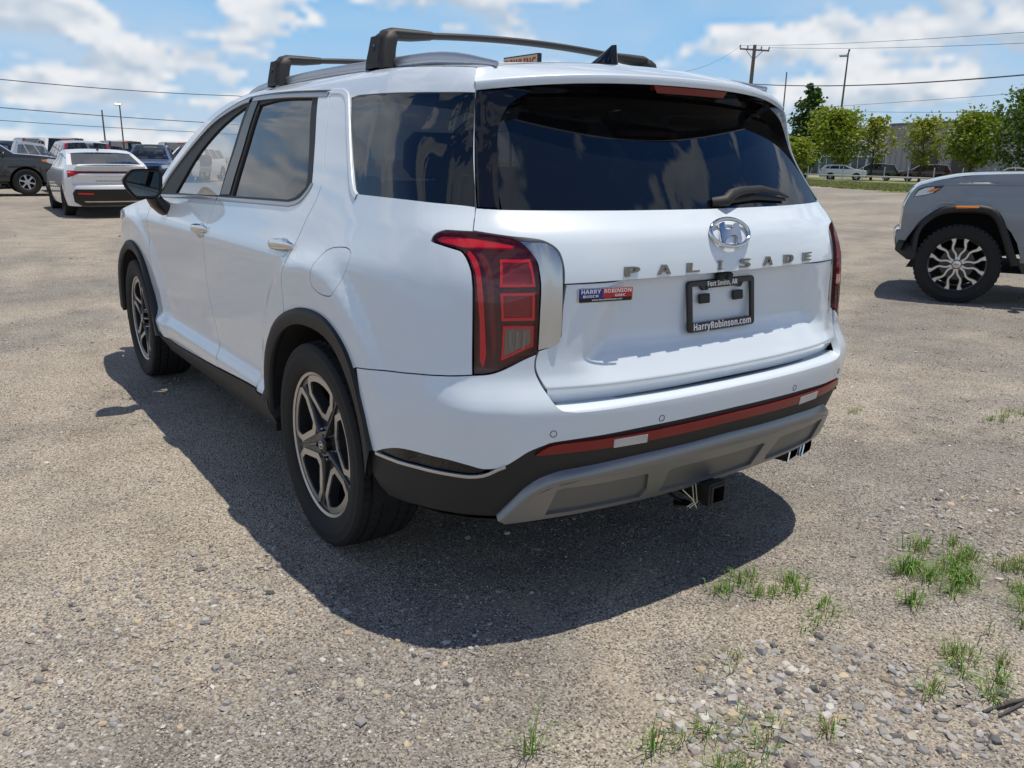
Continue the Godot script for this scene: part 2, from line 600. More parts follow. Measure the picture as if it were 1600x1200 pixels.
# ---------------------------------------------------------------- the white SUV: its skin
func suv_skin():
	var xs := fn([.24, .90, .30, .935, .36, .962, .42, .972, .445, .972, .47, .958, .51, .940, .56, .940, .65, .946, .78, .954, .92, .964, 1.0, .9695, 1.022, .969, 1.036, .9655, 1.065, .9545, 1.10, .940, 1.16, .918, 1.22, .895, 1.28, .872, 1.42, .815, 1.55, .762, 1.60, .738, 1.64, .715, 1.66, .695, 1.68, .66, 1.70, .60])
	var fr := [[-3.80, .74], [-3.62, .90], [-3.35, .972], [-2.95, .998], [-2.4, .996], [-1.7, .995], [-1.1, .995], [-.5, .998], [0.0, 1.0]]
	var rk := [.24, .35, .45, .58, .70, .80, 1.04, 1.17, 1.24, 1.44, 1.58, 1.66, 1.70]
	var rc := [
		[.90, .28, .885, .48, .86, .58, .83, .66, .79, .72, .74, .77, .66, .80, .53, .83, .36, .85, .19, .86, 0, .865],
		[.952, .29, .94, .49, .915, .61, .885, .70, .845, .765, .79, .82, .70, .865, .56, .90, .38, .925, .2, .935, 0, .94],
		[.968, .30, .956, .50, .933, .63, .90, .725, .86, .795, .805, .85, .71, .905, .56, .95, .38, .975, .2, .99, 0, .995],
		[.976, .30, .967, .50, .947, .65, .915, .75, .87, .825, .81, .885, .716, .948, .56, 1.00, .38, 1.028, .2, 1.045, 0, 1.05],
		[.980, .30, .972, .50, .955, .66, .925, .765, .885, .845, .82, .902, .72, .958, .57, 1.012, .38, 1.04, .2, 1.055, 0, 1.06],
		[.978, .30, .968, .50, .948, .65, .915, .745, .87, .81, .81, .862, .70, .918, .56, .962, .38, .99, .2, 1.005, 0, 1.01],
		[.964, .30, .952, .50, .930, .63, .90, .72, .87, .775, .82, .832, .69, .905, .55, .952, .38, .98, .2, .995, 0, 1.0],
		[.916, .30, .906, .50, .89, .62, .868, .69, .84, .742, .80, .788, .70, .858, .56, .91, .38, .95, .2, .968, 0, .973],
		[.887, .28, .877, .46, .861, .57, .842, .63, .815, .686, .775, .738, .69, .79, .56, .835, .38, .87, .2, .885, 0, .89],
		[.808, .22, .80, .36, .785, .45, .77, .51, .75, .57, .715, .628, .63, .675, .52, .71, .36, .74, .2, .752, 0, .756],
		[.752, .18, .745, .32, .735, .42, .725, .49, .71, .55, .69, .60, .61, .635, .50, .665, .35, .69, .2, .70, 0, .705],
		[.70, .15, .69, .28, .68, .38, .67, .44, .655, .50, .63, .54, .56, .57, .46, .595, .33, .62, .19, .63, 0, .635],
		[.60, .12, .59, .25, .58, .34, .57, .40, .555, .45, .53, .48, .47, .51, .38, .53, .27, .55, .15, .56, 0, .565]]
	S = PackedFloat32Array([-3.8, -3.62, -3.35, -2.95, -2.4, -1.7, -1.1, -0.5, 0.0, 0.3, 0.5004, 0.6322, 0.7271, 0.7897, 0.8655, 1.0146, 1.1623, 1.3346, 1.5152, 1.7153, 1.9154])
	var cx := []
	var cz := []
	for k in 11:
		var ax := []
		var az := []
		for r in rc:
			ax.append(r[2 * k]); az.append(r[2 * k + 1])
		cx.append([ax, slopes(rk, ax)]); cz.append([az, slopes(rk, az)])
	var ny := 122
	var ns := 277
	for j in ny:
		var y := Y0 + DY * j
		var C := PackedVector2Array()
		var w: float = xs.call(y)
		for f in fr: C.append(Vector2(w * f[1], f[0]))
		for k in 11: C.append(Vector2(curve(rk, cx[k][0], cx[k][1], y), curve(rk, cz[k][0], cz[k][1], y)))
		C.append(Vector2(-C[18].x, C[18].y))
		var line := PackedVector3Array()
		var at := 0
		for i in ns:
			var s := S0 + DS * i
			while at < 19 and s > S[at + 1]: at += 1
			var T := func(q: int) -> Vector2:
				if q == 0: return (C[1] - C[0]) / (S[1] - S[0])
				if q == 20: return (C[20] - C[19]) / (S[20] - S[19])
				var h0 := S[q] - S[q - 1]
				var h1 := S[q + 1] - S[q]
				return ((C[q] - C[q - 1]) / h0 * h1 + (C[q + 1] - C[q]) / h1 * h0) / (h0 + h1)
			var h := S[at + 1] - S[at]
			var t := (s - S[at]) / h
			var p: Vector2 = (2 * t * t * t - 3 * t * t + 1) * C[at] + (t * t * t - 2 * t * t + t) * h * T.call(at) + (3 * t * t - 2 * t * t * t) * C[at + 1] + (t * t * t - t * t) * h * T.call(at + 1)
			var b := 0.0
			for zc in [0.0, -2.9]:
				var r := Vector2(s - zc, y - .40).length()
				b = maxf(b, .019 * smoothstep(.685, .60, r))
			p.x += b * (1.0 - clampf((s - .45) / .3, 0, 1)) * clampf((y - .3) / .1, 0, 1)
			line.append(Vector3(-p.x, y, p.y))
		GP.append(line)
	for j in ny:
		var line := PackedVector3Array()
		for i in ns:
			var du := GP[j][mini(i + 1, ns - 1)] - GP[j][maxi(i - 1, 0)]
			var dv := GP[mini(j + 1, ny - 1)][i] - GP[maxi(j - 1, 0)][i]
			line.append(dv.cross(du).normalized() * (-1.0))
		GN.append(line)
	if GN[60][150].x > 0:
		for j in ny:
			for i in ns: GN[j][i] = -GN[j][i]

func skin(s: float, y: float) -> Array:
	var a := clampf((s - S0) / DS, 0.0, 275.999)
	var b := clampf((y - Y0) / DY, 0.0, 120.999)
	var i := int(a)
	var j := int(b)
	var u := a - i
	var w := b - j
	var p: Vector3 = GP[j][i].lerp(GP[j][i + 1], u).lerp(GP[j + 1][i].lerp(GP[j + 1][i + 1], u), w)
	var m: Vector3 = GN[j][i].lerp(GN[j][i + 1], u).lerp(GN[j + 1][i].lerp(GN[j + 1][i + 1], u), w)
	return [p, m.normalized()]

func surface_of(f: Callable, toward: Vector3) -> Callable:
	# point only -> point and normal
	return func(u: float, w: float) -> Array:
		var e := 0.004
		var p: Vector3 = f.call(u, w)
		var m: Vector3 = (f.call(u + e, w) - f.call(u - e, w)).cross(f.call(u, w + e) - f.call(u, w - e)).normalized()
		if m.dot(toward) < 0: m = -m
		return [p, m]

const CELL := Vector2(.04, .024)

func wheel(parent: Node3D, at: Vector3, right: bool, phase: float):
	var w := Node3D.new()
	w.name = "wheel"
	parent.add_child(w, true)
	w.position = at
	# the wheel is modelled facing -x
	var R := .376
	var tyre := MB.new()
	var nx := 44
	var na := 220
	var rows := []
	for j in na + 1:
		var g := TAU * j / na
		var line := PackedVector3Array()
		for i in nx + 1:
			var u := lerpf(-1.0, 1.0, float(i) / nx)
			var x := u * .108
			var r := R - .006 * pow(absf(u), 3.0)
			var au := absf(u)
			if absf(au - .30) < .045 or absf(au - .70) < .04: r -= .008
			elif j % 4 == 0 and au > .74: r -= .006
			elif (j + 2) % 4 == 0 and au < .66 and au > .34: r -= .005
			elif j % 5 == 0 and au < .12: r -= .004
			line.append(Vector3(x, cos(g) * r, sin(g) * r))
		rows.append(line)
	for j in na:
		for i in nx:
			var m: Vector3 = (rows[j][i] + rows[j + 1][i + 1]) * Vector3(0, 1, 1)
			tyre.quad(rows[j][i], rows[j][i + 1], rows[j + 1][i + 1], rows[j + 1][i], m)
	for sd in [-1.0, 1.0]:
		var pr := [Vector2(.3695, .108), Vector2(.364, .1165), Vector2(.352, .1215), Vector2(.350, .1205), Vector2(.334, .1235), Vector2(.318, .1245), Vector2(.316, .1235), Vector2(.298, .1215), Vector2(.283, .117), Vector2(.272, .110), Vector2(.266, .104), Vector2(.262, .095)]
		var q := []
		for p in pr: q.append(Vector2(p.x, p.y * sd))
		tyre.lathe(q, 72, Transform3D.IDENTITY, 0, TAU, sd > 0)
	var rim := MB.new()
	var dark := MB.new()
	rim.lathe([Vector2(.256, -.100), Vector2(.266, -.104), Vector2(.2685, -.102)], 72)
	dark.lathe([Vector2(.256, -.100), Vector2(.250, -.085), Vector2(.238, -.06), Vector2(.226, .0), Vector2(.226, .10)], 72, Transform3D.IDENTITY, 0, TAU, true)
	# the dish of the disc
	var dish := surface_of(func(a: float, b: float) -> Vector3:
		var r := Vector2(a, b).length()
		return Vector3(-(.078 + .018 * smoothstep(.05, .22, r)), b, a), Vector3(-1, 0, 0))
	var holes := []
	var frames := []
	for k in 5:
		var g := phase + TAU * k / 5
		var o := PackedVector2Array()
		for q in V([.256, -.102, .228, -.125, .170, -.122, .098, -.030, .098, .030, .170, .122, .228, .125, .256, .102]): o.append(q.rotated(g))
		# the outer edge follows the rim
		var arc := PackedVector2Array()
		for t in range(-4, 5): arc.append(Vector2(.2535, 0).rotated(g + t * .098))
		var outer := join([arc, [Vector2(.215, .112).rotated(g), Vector2(.163, .103).rotated(g), Vector2(.094, .024).rotated(g), Vector2(.094, -.024).rotated(g), Vector2(.163, -.103).rotated(g), Vector2(.215, -.112).rotated(g)]])
		frames.append(outer)
		holes.append(shrink(outer, .0225))
	dark.panel(circle(Vector2.ZERO, .2545, 60), holes, dish, Vector2(.03, .03), -.004, .035)
	for k in 5: rim.panel(frames[k], [holes[k]], dish, Vector2(.04, .04), .002, .006)
	# raised spokes between the frames, brake disc and calliper behind
	for k in 5:
		var g := phase + TAU * (k + .5) / 5
		var a := Vector2(.05, 0).rotated(g)
		var b := Vector2(.235, 0).rotated(g)
		dark.tube([Vector3(-.083, a.y, a.x), Vector3(-.088, (a.y + b.y) / 2, (a.x + b.x) / 2), Vector3(-.093, b.y, b.x)], [.020, .011, .007], 8, true, Vector2(1, .5), Vector3(1, 0, 0))
	var disc := MB.new()
	disc.lathe([Vector2(.06, -.02), Vector2(.085, -.045), Vector2(.09, -.015), Vector2(.17, -.015), Vector2(.17, .01), Vector2(.09, .012)], 48)
	var cal := MB.new()
	cal.box(Vector3(-.01, .05, -.16), Vector3(.07, .14, .06), Basis.IDENTITY, .012)
	var cap := MB.new()
	cap.lathe([Vector2(.036, -.07), Vector2(.036, -.095), Vector2(.032, -.099), Vector2(.0001, -.101)], 32)
	var mark := MB.new()
	var ring := []
	for k in 25: ring.append(Vector3(-.1015, cos(TAU * k / 24) * .014, sin(TAU * k / 24) * .021))
	mark.tube(ring, .0016, 6, false)
	mark.prism(PackedVector2Array(V([-.010, .009, -.006, .009, -.006, .002, .006, .0035, .008, .009, .011, .009, .008, -.009, .004, -.009, .005, -.002, -.006, -.003, -.008, -.009, -.012, -.009])), Transform3D(Basis(Vector3(0, 0, 1), Vector3(0, 1, 0), Vector3(-1, 0, 0)), Vector3(-.1005, 0, 0)), .0015)
	var nuts := MB.new()
	for k in 5:
		var g := phase + TAU * (k + .5) / 5
		nuts.lathe([Vector2(.011, -.065), Vector2(.011, -.086), Vector2(.008, -.091), Vector2(.0001, -.092)], 6, Transform3D(Basis.IDENTITY, Vector3(0, sin(g) * .0572, cos(g) * .0572)))
	for it in [[tyre, "tyre", M.rubber], [dark, "rim", M.rim_dark], [rim, "rim_frame", M.machined], [disc, "brake_disc", M.brake], [cal, "brake_calliper", M.plastic], [cap, "hub_cap", M.gloss_black], [mark, "hub_emblem", M.chrome], [nuts, "wheel_nut", M.chrome]]:
		put(it[0].mirrored() if right else it[0], it[1], it[2], w)

func suv():
	suv_skin()
	var car := thing("suv", "large white family SUV with black roof crossbars parked on the gravel in the foreground", "suv")
	var arch_r := sm(V([-.52, .435, -.505, .58, -.45, .70, -.33, .79, -.143, .854, .049, .872, .20, .857, .32, .805, .40, .72, .445, .60, .470, .50]), 4)
	var arch_ri := sm(V([-.45, .38, -.44, .52, -.39, .645, -.28, .745, -.12, .802, .06, .812, .20, .782, .305, .70, .375, .60, .41, .50, .425, .40]), 4)
	var arch_f := sm(V([-3.44, .40, -3.42, .56, -3.35, .70, -3.22, .79, -3.04, .854, -2.85, .868, -2.69, .83, -2.58, .74, -2.50, .60, -2.43, .48, -2.345, .362]), 4)
	var arch_fi := sm(V([-3.35, .36, -3.34, .52, -3.29, .645, -3.18, .745, -3.02, .802, -2.84, .810, -2.70, .772, -2.60, .69, -2.53, .58, -2.48, .46, -2.44, .35]), 4)
	var doortop := sm(V([-2.398, 1.161, -2.282, 1.27, -2.108, 1.381, -1.915, 1.481, -1.69, 1.570, -1.41, 1.630, -1.214, 1.645, -.805, 1.640, -.337, 1.618]), 5)
	var door_r := sm(V([-.337, 1.618, -.274, 1.526, -.20, 1.413, -.122, 1.304, -.118, 1.239, -.149, 1.172, -.188, 1.08, -.247, .96, -.275, .82]), 5)
	var door_m := sm(V([-1.27, 1.185, -1.32, 1.014, -1.36, .85, -1.36, .72, -1.33, .59, -1.29, .51, -1.235, .404]), 5)
	var rocker := V([-2.335, .362, -2.0, .362, -1.235, .402, -.80, .430, -.52, .440])
	var bumpline := V([.405, .752, .534, .769, .662, .786, .759, .795, .82, .802])
	var lamp_out := join([V([.82, .802, .835, .954, .844, 1.041]), sm(V([.844, 1.041, .842, 1.082, .828, 1.115, .81, 1.134, .795, 1.139]), 4), V([.699, 1.157]), sm(V([.699, 1.157, .708, 1.171, .73, 1.181, .755, 1.187]), 3), V([.848, 1.186])])
	var seam := sm(V([.848, 1.186, .856, 1.214, .864, 1.247, .873, 1.393, .870, 1.559, .868, 1.60, .862, 1.634]), 4)
	var top := sm(V([.862, 1.634, .6, 1.650, .3, 1.664, -.2, 1.674, -.7, 1.680, -1.2, 1.672, -1.45, 1.657, -1.72, 1.606, -1.96, 1.520, -2.17, 1.416, -2.36, 1.290, -2.50, 1.150]), 5)
	var qwin := join([sm(V([-.125, 1.580, -.065, 1.586]), 2), sm(V([-.065, 1.586, .30, 1.580, .60, 1.571, .869, 1.561]), 4), V([.866, 1.249]), sm(V([.866, 1.249, .772, 1.255, .501, 1.262, .235, 1.265]), 4), sm(V([.235, 1.265, .199, 1.271, .17, 1.295, .118, 1.345, -.02, 1.465, -.10, 1.545, -.125, 1.580]), 4)])
	# side: pillars, roof edge and quarter panel in one pressing
	var d_low := PackedVector2Array()
	var a_r := PackedVector2Array()
	for p in arch_r:
		if p.x > -.27 and p.y > .735: a_r.append(p)
	var body := join([doortop, door_r, a_r, bumpline, lamp_out, seam, top])
	var mb := MB.new()
	var flap := sm(V([.037, .979, .043, 1.005, .056, 1.042, .090, 1.077, .149, 1.096, .243, 1.105, .288, 1.095, .295, 1.072, .27, 1.016, .232, .960, .194, .944, .116, .942, .052, .957]), 4, true)
	mb.panel(shrink(body, .0022), [qwin, flap], skin, CELL, 0.0, .016)
	var quarters := both(mb, "quarter_panel", M.paint, car)
	mb = MB.new()
	mb.panel(shrink(flap, .0028), [], skin, CELL, -.0005, .014)
	put(mb, "fuel_flap", M.paint, quarters[0])
	put(mb.mirrored(), "fuel_flap", M.paint, quarters[1])
	# front wing
	mb = MB.new()
	var a_f := PackedVector2Array()
	for p in arch_f: a_f.append(p)
	var wing := join([V([-2.50, 1.150, -2.47, 1.11]), sm(V([-2.47, 1.11, -2.468, .92, -2.46, .74, -2.43, .55, -2.345, .362]), 4), reversed(a_f), V([-3.46, .40, -3.60, .45, -3.66, .80, -3.55, .98, -3.2, 1.05, -2.8, 1.11])])
	mb.panel(shrink(wing, .0022), [], skin, CELL, 0.0, .016)
	both(mb, "front_wing", M.paint, car)
	# doors: painted lower half, black frame, glass, bright trim
	var belt_f := V([-2.40, 1.159, -1.685, 1.181, -1.262, 1.189])
	var fd := join([V([-2.468, 1.11, -2.40, 1.159]), belt_f, door_m, V([-1.235, .402, -2.0, .362, -2.335, .362]), sm(V([-2.335, .362, -2.43, .55, -2.46, .74, -2.468, .92, -2.468, 1.11]), 4)])
	mb = MB.new()
	mb.panel(shrink(fd, .0022), [], skin, CELL, 0.0, .016)
	var fdoors := both(mb, "front_door", M.paint, car)
	var r_door_belt := sm(V([-.118, 1.239, -.16, 1.262, -.20, 1.240, -.27, 1.215, -.36, 1.206]), 3)
	var a_d := PackedVector2Array()
	for p in arch_r:
		if p.x <= -.27 and p.y > .43: a_d.append(p)
	var dr_low := PackedVector2Array()
	for p in door_r:
		if p.y < 1.24: dr_low.append(p)
	# the rear door's painted strip runs up behind the glass
	var strip := sm(V([-.430, 1.604, -.355, 1.50, -.285, 1.40, -.205, 1.285, -.215, 1.262, -.27, 1.222, -.36, 1.206]), 4)
	var rd := join([door_r, reversed(a_d), V([-.52, .440, -.80, .430, -1.235, .404]), reversed(door_m), V([-1.27, 1.187, -.8, 1.198, -.36, 1.206]), reversed(strip), V([-.425, 1.612])])
	mb = MB.new()
	mb.panel(shrink(rd, .0022), [], skin, CELL, 0.0, .016)
	var rdoors := both(mb, "rear_door", M.paint, car)
	# black frames behind the glass
	var dt_f := PackedVector2Array()
	var dt_r := PackedVector2Array()
	for p in doortop:
		if p.x < -1.23: dt_f.append(p)
		else: dt_r.append(p)
	var f_glass := join([sm(V([-2.03, 1.190, -1.985, 1.238, -1.835, 1.385, -1.65, 1.487, -1.45, 1.563, -1.285, 1.606]), 4), sm(V([-1.285, 1.606, -1.275, 1.40, -1.262, 1.207]), 3), V([-1.6, 1.198])])
	var r_glass := join([V([-1.105, 1.602]), sm(V([-1.105, 1.602, -.93, 1.612, -.76, 1.612, -.490, 1.600]), 3), sm(V([-.490, 1.600, -.42, 1.50, -.345, 1.40, -.268, 1.292, -.285, 1.262, -.335, 1.236]), 4), V([-.40, 1.225, -1.075, 1.212])])
	mb = MB.new()
	mb.panel(shrink(join([dt_f, V([-1.23, 1.638, -1.262, 1.189]), reversed(PackedVector2Array(belt_f))]), .003), [f_glass], skin, CELL, -.005, .014)
	var fr1 := mb
	mb = MB.new()
	mb.panel(shrink(join([V([-1.222, 1.64]), dt_r, V([-.425, 1.612]), strip, V([-.36, 1.206, -.8, 1.198, -1.255, 1.189])]), .003), [r_glass], skin, CELL, -.005, .014)
	var fr2 := mb
	mb = MB.new()
	mb.panel(Geometry2D.offset_polygon(f_glass, .004)[0], [], skin, CELL, -.013, .004)
	var gl1 := mb
	mb = MB.new()
	mb.panel(Geometry2D.offset_polygon(r_glass, .004)[0], [], skin, CELL, -.013, .004)
	var gl2 := mb
	# bright strips: along the sills, over the doors, round the front of the quarter window
	var sill_f := MB.new()
	ribbon(sill_f, PackedVector2Array(belt_f), .009, .004)
	var sill_r := MB.new()
	ribbon(sill_r, join([V([-1.255, 1.190, -.8, 1.199, -.36, 1.207]), sm(V([-.36, 1.207, -.27, 1.223, -.215, 1.262, -.200, 1.288]), 3)]), .009, .004)
	var head_f := MB.new()
	ribbon(head_f, shifted(dt_f, Vector2(0.004, -.016)), .009, .003)
	var head_r := MB.new()
	ribbon(head_r, shifted(dt_r, Vector2(0, -.016)), .009, .003)
	# black pillar covers
	var pil := MB.new()
	pil.panel(PackedVector2Array(V([-1.225, 1.618, -1.135, 1.618, -1.115, 1.40, -1.105, 1.215, -1.235, 1.210, -1.225, 1.42])), [], skin, CELL, .0005, .006)
	for k in 2:
		var fl := func(x: MB) -> MB: return x if k == 0 else x.mirrored()
		put(fl.call(fr1), "window_frame", M.plastic, fdoors[k])
		put(fl.call(gl1), "window", M.glass_front, fdoors[k])
		put(fl.call(sill_f), "sill_trim", M.satin, fdoors[k])
		put(fl.call(head_f), "head_trim", M.satin, fdoors[k])
		put(fl.call(fr2), "window_frame", M.plastic, rdoors[k])
		put(fl.call(gl2), "window", M.glass_dark, rdoors[k])
		put(fl.call(sill_r), "sill_trim", M.satin, rdoors[k])
		put(fl.call(head_r), "head_trim", M.satin, rdoors[k])
		put(fl.call(pil), "pillar_cover", M.gloss_soft, rdoors[k])
	mb = MB.new()
	mb.panel(shrink(qwin, .001), [], skin, CELL, -.004, .008)
	both(mb, "quarter_window", M.glass_dark, car)
	mb = MB.new()
	ribbon(mb, sm(V([-.325, 1.611, -.235, 1.606, -.175, 1.590, -.135, 1.560, -.028, 1.458, .100, 1.340, .165, 1.280, .215, 1.256]), 5), .011, .004)
	both(mb, "quarter_window_trim", M.paint, car)
	# handles
	for d in [[-1.385, 1.045, fdoors], [-.305, 1.062, rdoors]]:
		var s: float = d[0]
		var y: float = d[1]
		mb = MB.new()
		var pts := []
		var rr := []
		for i in 11:
			var t := i / 10.0
			var q: Array = skin(s - .115 + .23 * t, y + .012 * (t - .5))
			pts.append(q[0] + q[1] * (.004 + .011 * pow(sin(PI * t), .45)))
			rr.append(.009 + .013 * pow(sin(PI * t), .5))
		mb.tube(pts, rr, 12, true, Vector2(1.05, .60), Vector3.UP)
		var cup := MB.new()
		var cupf := func(u: float, w: float) -> Array:
			var q: Array = skin(s + .01 + u, y - .006 + w)
			var e: float = 1.0 - pow(u / .075, 2) - pow(w / .036, 2)
			return [q[0] + q[1] * .0015, q[1]]
		cup.panel(circle(Vector2(.0, 0), .034, 28, 2.1), [], cupf, Vector2(.02, .012), 0, .004)
		for k in 2:
			put(mb if k == 0 else mb.mirrored(), "handle", M.chrome, d[2][k])
			put(cup if k == 0 else cup.mirrored(), "handle_cup", M.chrome_dark, d[2][k])
	# arches, sills
	for a in [[arch_r, arch_ri], [arch_f, arch_fi]]:
		mb = MB.new()
		var o: PackedVector2Array = a[0]
		var inn: PackedVector2Array = a[1]
		var rows := []
		for k in 40:
			var t := k / 39.0
			var p := along(o, t)
			var q := along(inn, t)
			var c: Array = skin(p.x, p.y)
			var e: Array = skin(q.x, q.y)
			var dir: Vector3 = (Vector3(c[0].x, q.y, q.x) - Vector3(c[0].x, p.y, p.x)).normalized()
			var xo: float = minf(c[0].x, -.962)
			var P0 := Vector3(c[0].x + .01, c[0].y, c[0].z)
			var P1 := Vector3(xo - .012, c[0].y, c[0].z)
			var P2 := Vector3(-.995, lerpf(p.y, q.y, .35), lerpf(c[0].z, e[0].z, .35))
			var P3 := Vector3(-.990, q.y, e[0].z)
			var P4 := Vector3(-.972, q.y - dir.y * .004, e[0].z - dir.z * .004)
			var P5 := Vector3(-.90, q.y - dir.y * .012, e[0].z - dir.z * .012)
			rows.append(PackedVector3Array([P0, P1, P2, P3, P4, P5]))
		mb.grid(rows, Vector3(-1, .3, 0))
		both(mb, "wheel_arch_cladding", M.plastic, car)
	mb = MB.new()
	var sillp := join([V([-2.40, .362]), V([-2.0, .360, -1.235, .398, -.80, .426, -.47, .438, -.44, .36, -.46, .31, -1.4, .27, -2.40, .262])])
	mb.panel(sillp, [], skin, CELL, .006, .05)
	both(mb, "sill_cladding", M.plastic, car)
	# wheel wells and the dark body behind the gaps
	for zc in [-.015, -2.915]:
		mb = MB.new()
		mb.lathe([Vector2(.455, -.965), Vector2(.455, -.62), Vector2(.05, -.60)], 28, Transform3D(Basis.IDENTITY, Vector3(0, .38, zc)), -1.75, 1.75, true)
		both(mb, "wheel_well", M.liner, car)
	mb = MB.new()
	mb.panel(PackedVector2Array(V([-3.5, .32, 1.06, .40, 1.06, 1.20, .86, 1.235, -.1, 1.195, -2.45, 1.12, -3.5, 1.0])), [shrink(arch_poly(arch_ri, .2), -.03), shrink(arch_poly(arch_fi, .2), -.03)], skin, Vector2(.08, .06), -.034)
	both(mb, "inner_shell", M.liner, car)
	mb = MB.new()
	mb.quad(Vector3(-.88, .30, -3.5), Vector3(.88, .30, -3.5), Vector3(.70, .34, .88), Vector3(-.70, .34, .88), Vector3(0, -1, 0))
	mb.box(Vector3(0, .30, -.05), Vector3(1.1, .14, .12), Basis.IDENTITY, .03)
	mb.tube([Vector3(-.72, .376, 0), Vector3(.72, .376, 0)], .05, 10)
	mb.tube([Vector3(-.72, .376, -2.9), Vector3(.72, .376, -2.9)], .05, 10)
	mb.box(Vector3(.3, .28, .45), Vector3(.5, .16, .35), Basis.IDENTITY, .05)
	put(mb, "underbody", M.liner, car)
	# roof, windscreen, bonnet, nose
	mb = MB.new()
	var rows := []
	for i in 33:
		var s := lerpf(-1.45, .862, i / 32.0)
		var q := edge_top(top, s)
		var e: Vector3 = skin(s, q)[0]
		var line := PackedVector3Array()
		for k in 25:
			var t := lerpf(-1, 1, k / 24.0)
			line.append(Vector3(-e.x * t, e.y + .046 * (1.0 - pow(absf(t), 2.2)), e.z - .10 * (1.0 - t * t) * smoothstep(-.9, -1.45, s)))
		rows.append(line)
	mb.grid(rows, Vector3.UP)
	put(mb, "roof", M.paint, car)
	var last: PackedVector3Array = rows[32]
	var head: PackedVector3Array = rows[0]
	mb = MB.new()
	rows = []
	for i in 17:
		var u := i / 16.0
		var s := lerpf(-1.45, -2.50, u)
		var e: Vector3 = skin(s, edge_top(top, s))[0]
		var line := PackedVector3Array()
		for k in 17:
			var t := lerpf(-1, 1, k / 16.0)
			line.append(Vector3(-e.x * t, e.y + .03 * (1 - t * t) * (1 - u) - .01, e.z - (.10 + .16 * u) * (1.0 - t * t)))
		rows.append(line)
	mb.grid(rows, Vector3(0, 1, -1))
	put(mb, "windscreen", M.glass_front, car)
	mb = MB.new()
	rows = []
	for i in 14:
		var u := i / 13.0
		var z := lerpf(-2.45, -3.70, u)
		var w := lerpf(.88, .74, u * u)
		var line := PackedVector3Array()
		for k in 17:
			var t := lerpf(-1, 1, k / 16.0)
			line.append(Vector3(w * t, lerpf(1.13, 1.0, pow(u, 1.6)) + .035 * (1 - t * t), z - .20 * (1 - t * t) * (1.0 - .5 * u)))
		rows.append(line)
	mb.grid(rows, Vector3.UP)
	put(mb, "bonnet", M.paint, car)
	mb = MB.new()
	rows = []
	for i in 15:
		var y := lerpf(.28, 1.0, i / 14.0)
		var line := PackedVector3Array()
		for k in 21:
			var t := lerpf(-1, 1, k / 20.0)
			line.append(Vector3(.80 * t, y, -3.84 + .16 * pow(absf(t), 3.0) + .07 * pow((y - .62) / .4, 2)))
		rows.append(line)
	mb.grid(rows, Vector3(0, 0, -1))
	var nose := put(mb, "front_bumper", M.paint, car)
	mb = MB.new()
	mb.box(Vector3(0, .74, -3.83), Vector3(1.1, .34, .05), Basis.IDENTITY, .02)
	put(mb, "grille", M.gloss_black, nose)
	mb = MB.new()
	mb.box(Vector3(-.70, .86, -3.72), Vector3(.16, .30, .10), Basis.IDENTITY, .03)
	both(mb, "headlamp", M.clear_lens, car)
	# roof rails and crossbars
	mb = MB.new()
	var rail := []
	var rr := []
	for i in 31:
		var t := i / 30.0
		var z := lerpf(-1.72, .585, t)
		var lift: float = .030 * minf(1.0, minf(t, (1 - t) * .8) / .12)
		rail.append(Vector3(-.625 + .02 * t, roof_y(.625, z) + lift * .75 - .006, z))
		rr.append(.007 + .009 * smoothstep(0.0, .10, minf(t, 1 - t)))
	mb.tube(rail, rr, 10, true, Vector2(1.25, .8))
	both(mb, "roof_rail", M.rail, car)
	for z in [-1.10, -.09]:
		var bar := Node3D.new()
		bar.name = "roof_crossbar"
		car.add_child(bar, true)
		mb = MB.new()
		var pts := []
		for i in 21:
			var t := lerpf(-1, 1, i / 20.0)
			pts.append(Vector3(t * .60, 1.808 - .030 * t * t + .012, z + .0))
		mb.tube(pts, .022, 12, true, Vector2(.55, 1.45))
		put(mb, "bar", M.plastic, bar)
		mb = MB.new()
		var base := roof_y(.625, z) + .01
		# foot: a tall rounded tower that leans in to the bar
		var fr := []
		for i in 9:
			var t := i / 8.0
			var cyc := lerpf(base - .012, 1.800, t)
			var cxx := -.640 + .030 * t * t
			var hx := lerpf(.034, .030, t)
			var hz := lerpf(.075, .055, t)
			if i == 8: hx *= .7; hz *= .8
			var line := PackedVector3Array()
			for k in 21:
				var g := TAU * k / 20
				var ca := cos(g)
				var sa := sin(g)
				line.append(Vector3(cxx + hx * signf(ca) * pow(absf(ca), .5), cyc, z + hz * signf(sa) * pow(absf(sa), .5)))
			fr.append(line)
		mb.grid(fr, Vector3(1, 0, 0))
		for k in 20: mb.flat(Vector3(-.61, 1.803, z), fr[8][k], fr[8][k + 1], Vector3.UP)
		mb.tube([Vector3(-.634, 1.782, z), Vector3(-.622, 1.791, z), Vector3(-.595, 1.797, z), Vector3(-.52, 1.799, z), Vector3(-.44, 1.804, z)], [.020, .031, .036, .034, .025], 12, true, Vector2(.6, 1.35))
		var cov := MB.new()
		var cb := Basis(Vector3(0, 0, 1), Vector3(.18, 1, 0).normalized(), Vector3(-1, .18, 0).normalized())
		cov.prism(PackedVector2Array(V([-.045, -.045, .045, -.045, .038, .045, -.032, .045])), Transform3D(cb, Vector3(-.660, lerpf(base, 1.79, .50), z)), .007, .002)
		cov.tube([Vector3(-.660, lerpf(base, 1.79, .55), z), Vector3(-.670, lerpf(base, 1.79, .55), z)], .012, 12)
		for k in 2:
			put(mb if k == 0 else mb.mirrored(), "foot", M.plastic, bar)
			put(cov if k == 0 else cov.mirrored(), "cover", M.plastic_soft, bar)
	# fin aerial
	mb = MB.new()
	var fz := .36
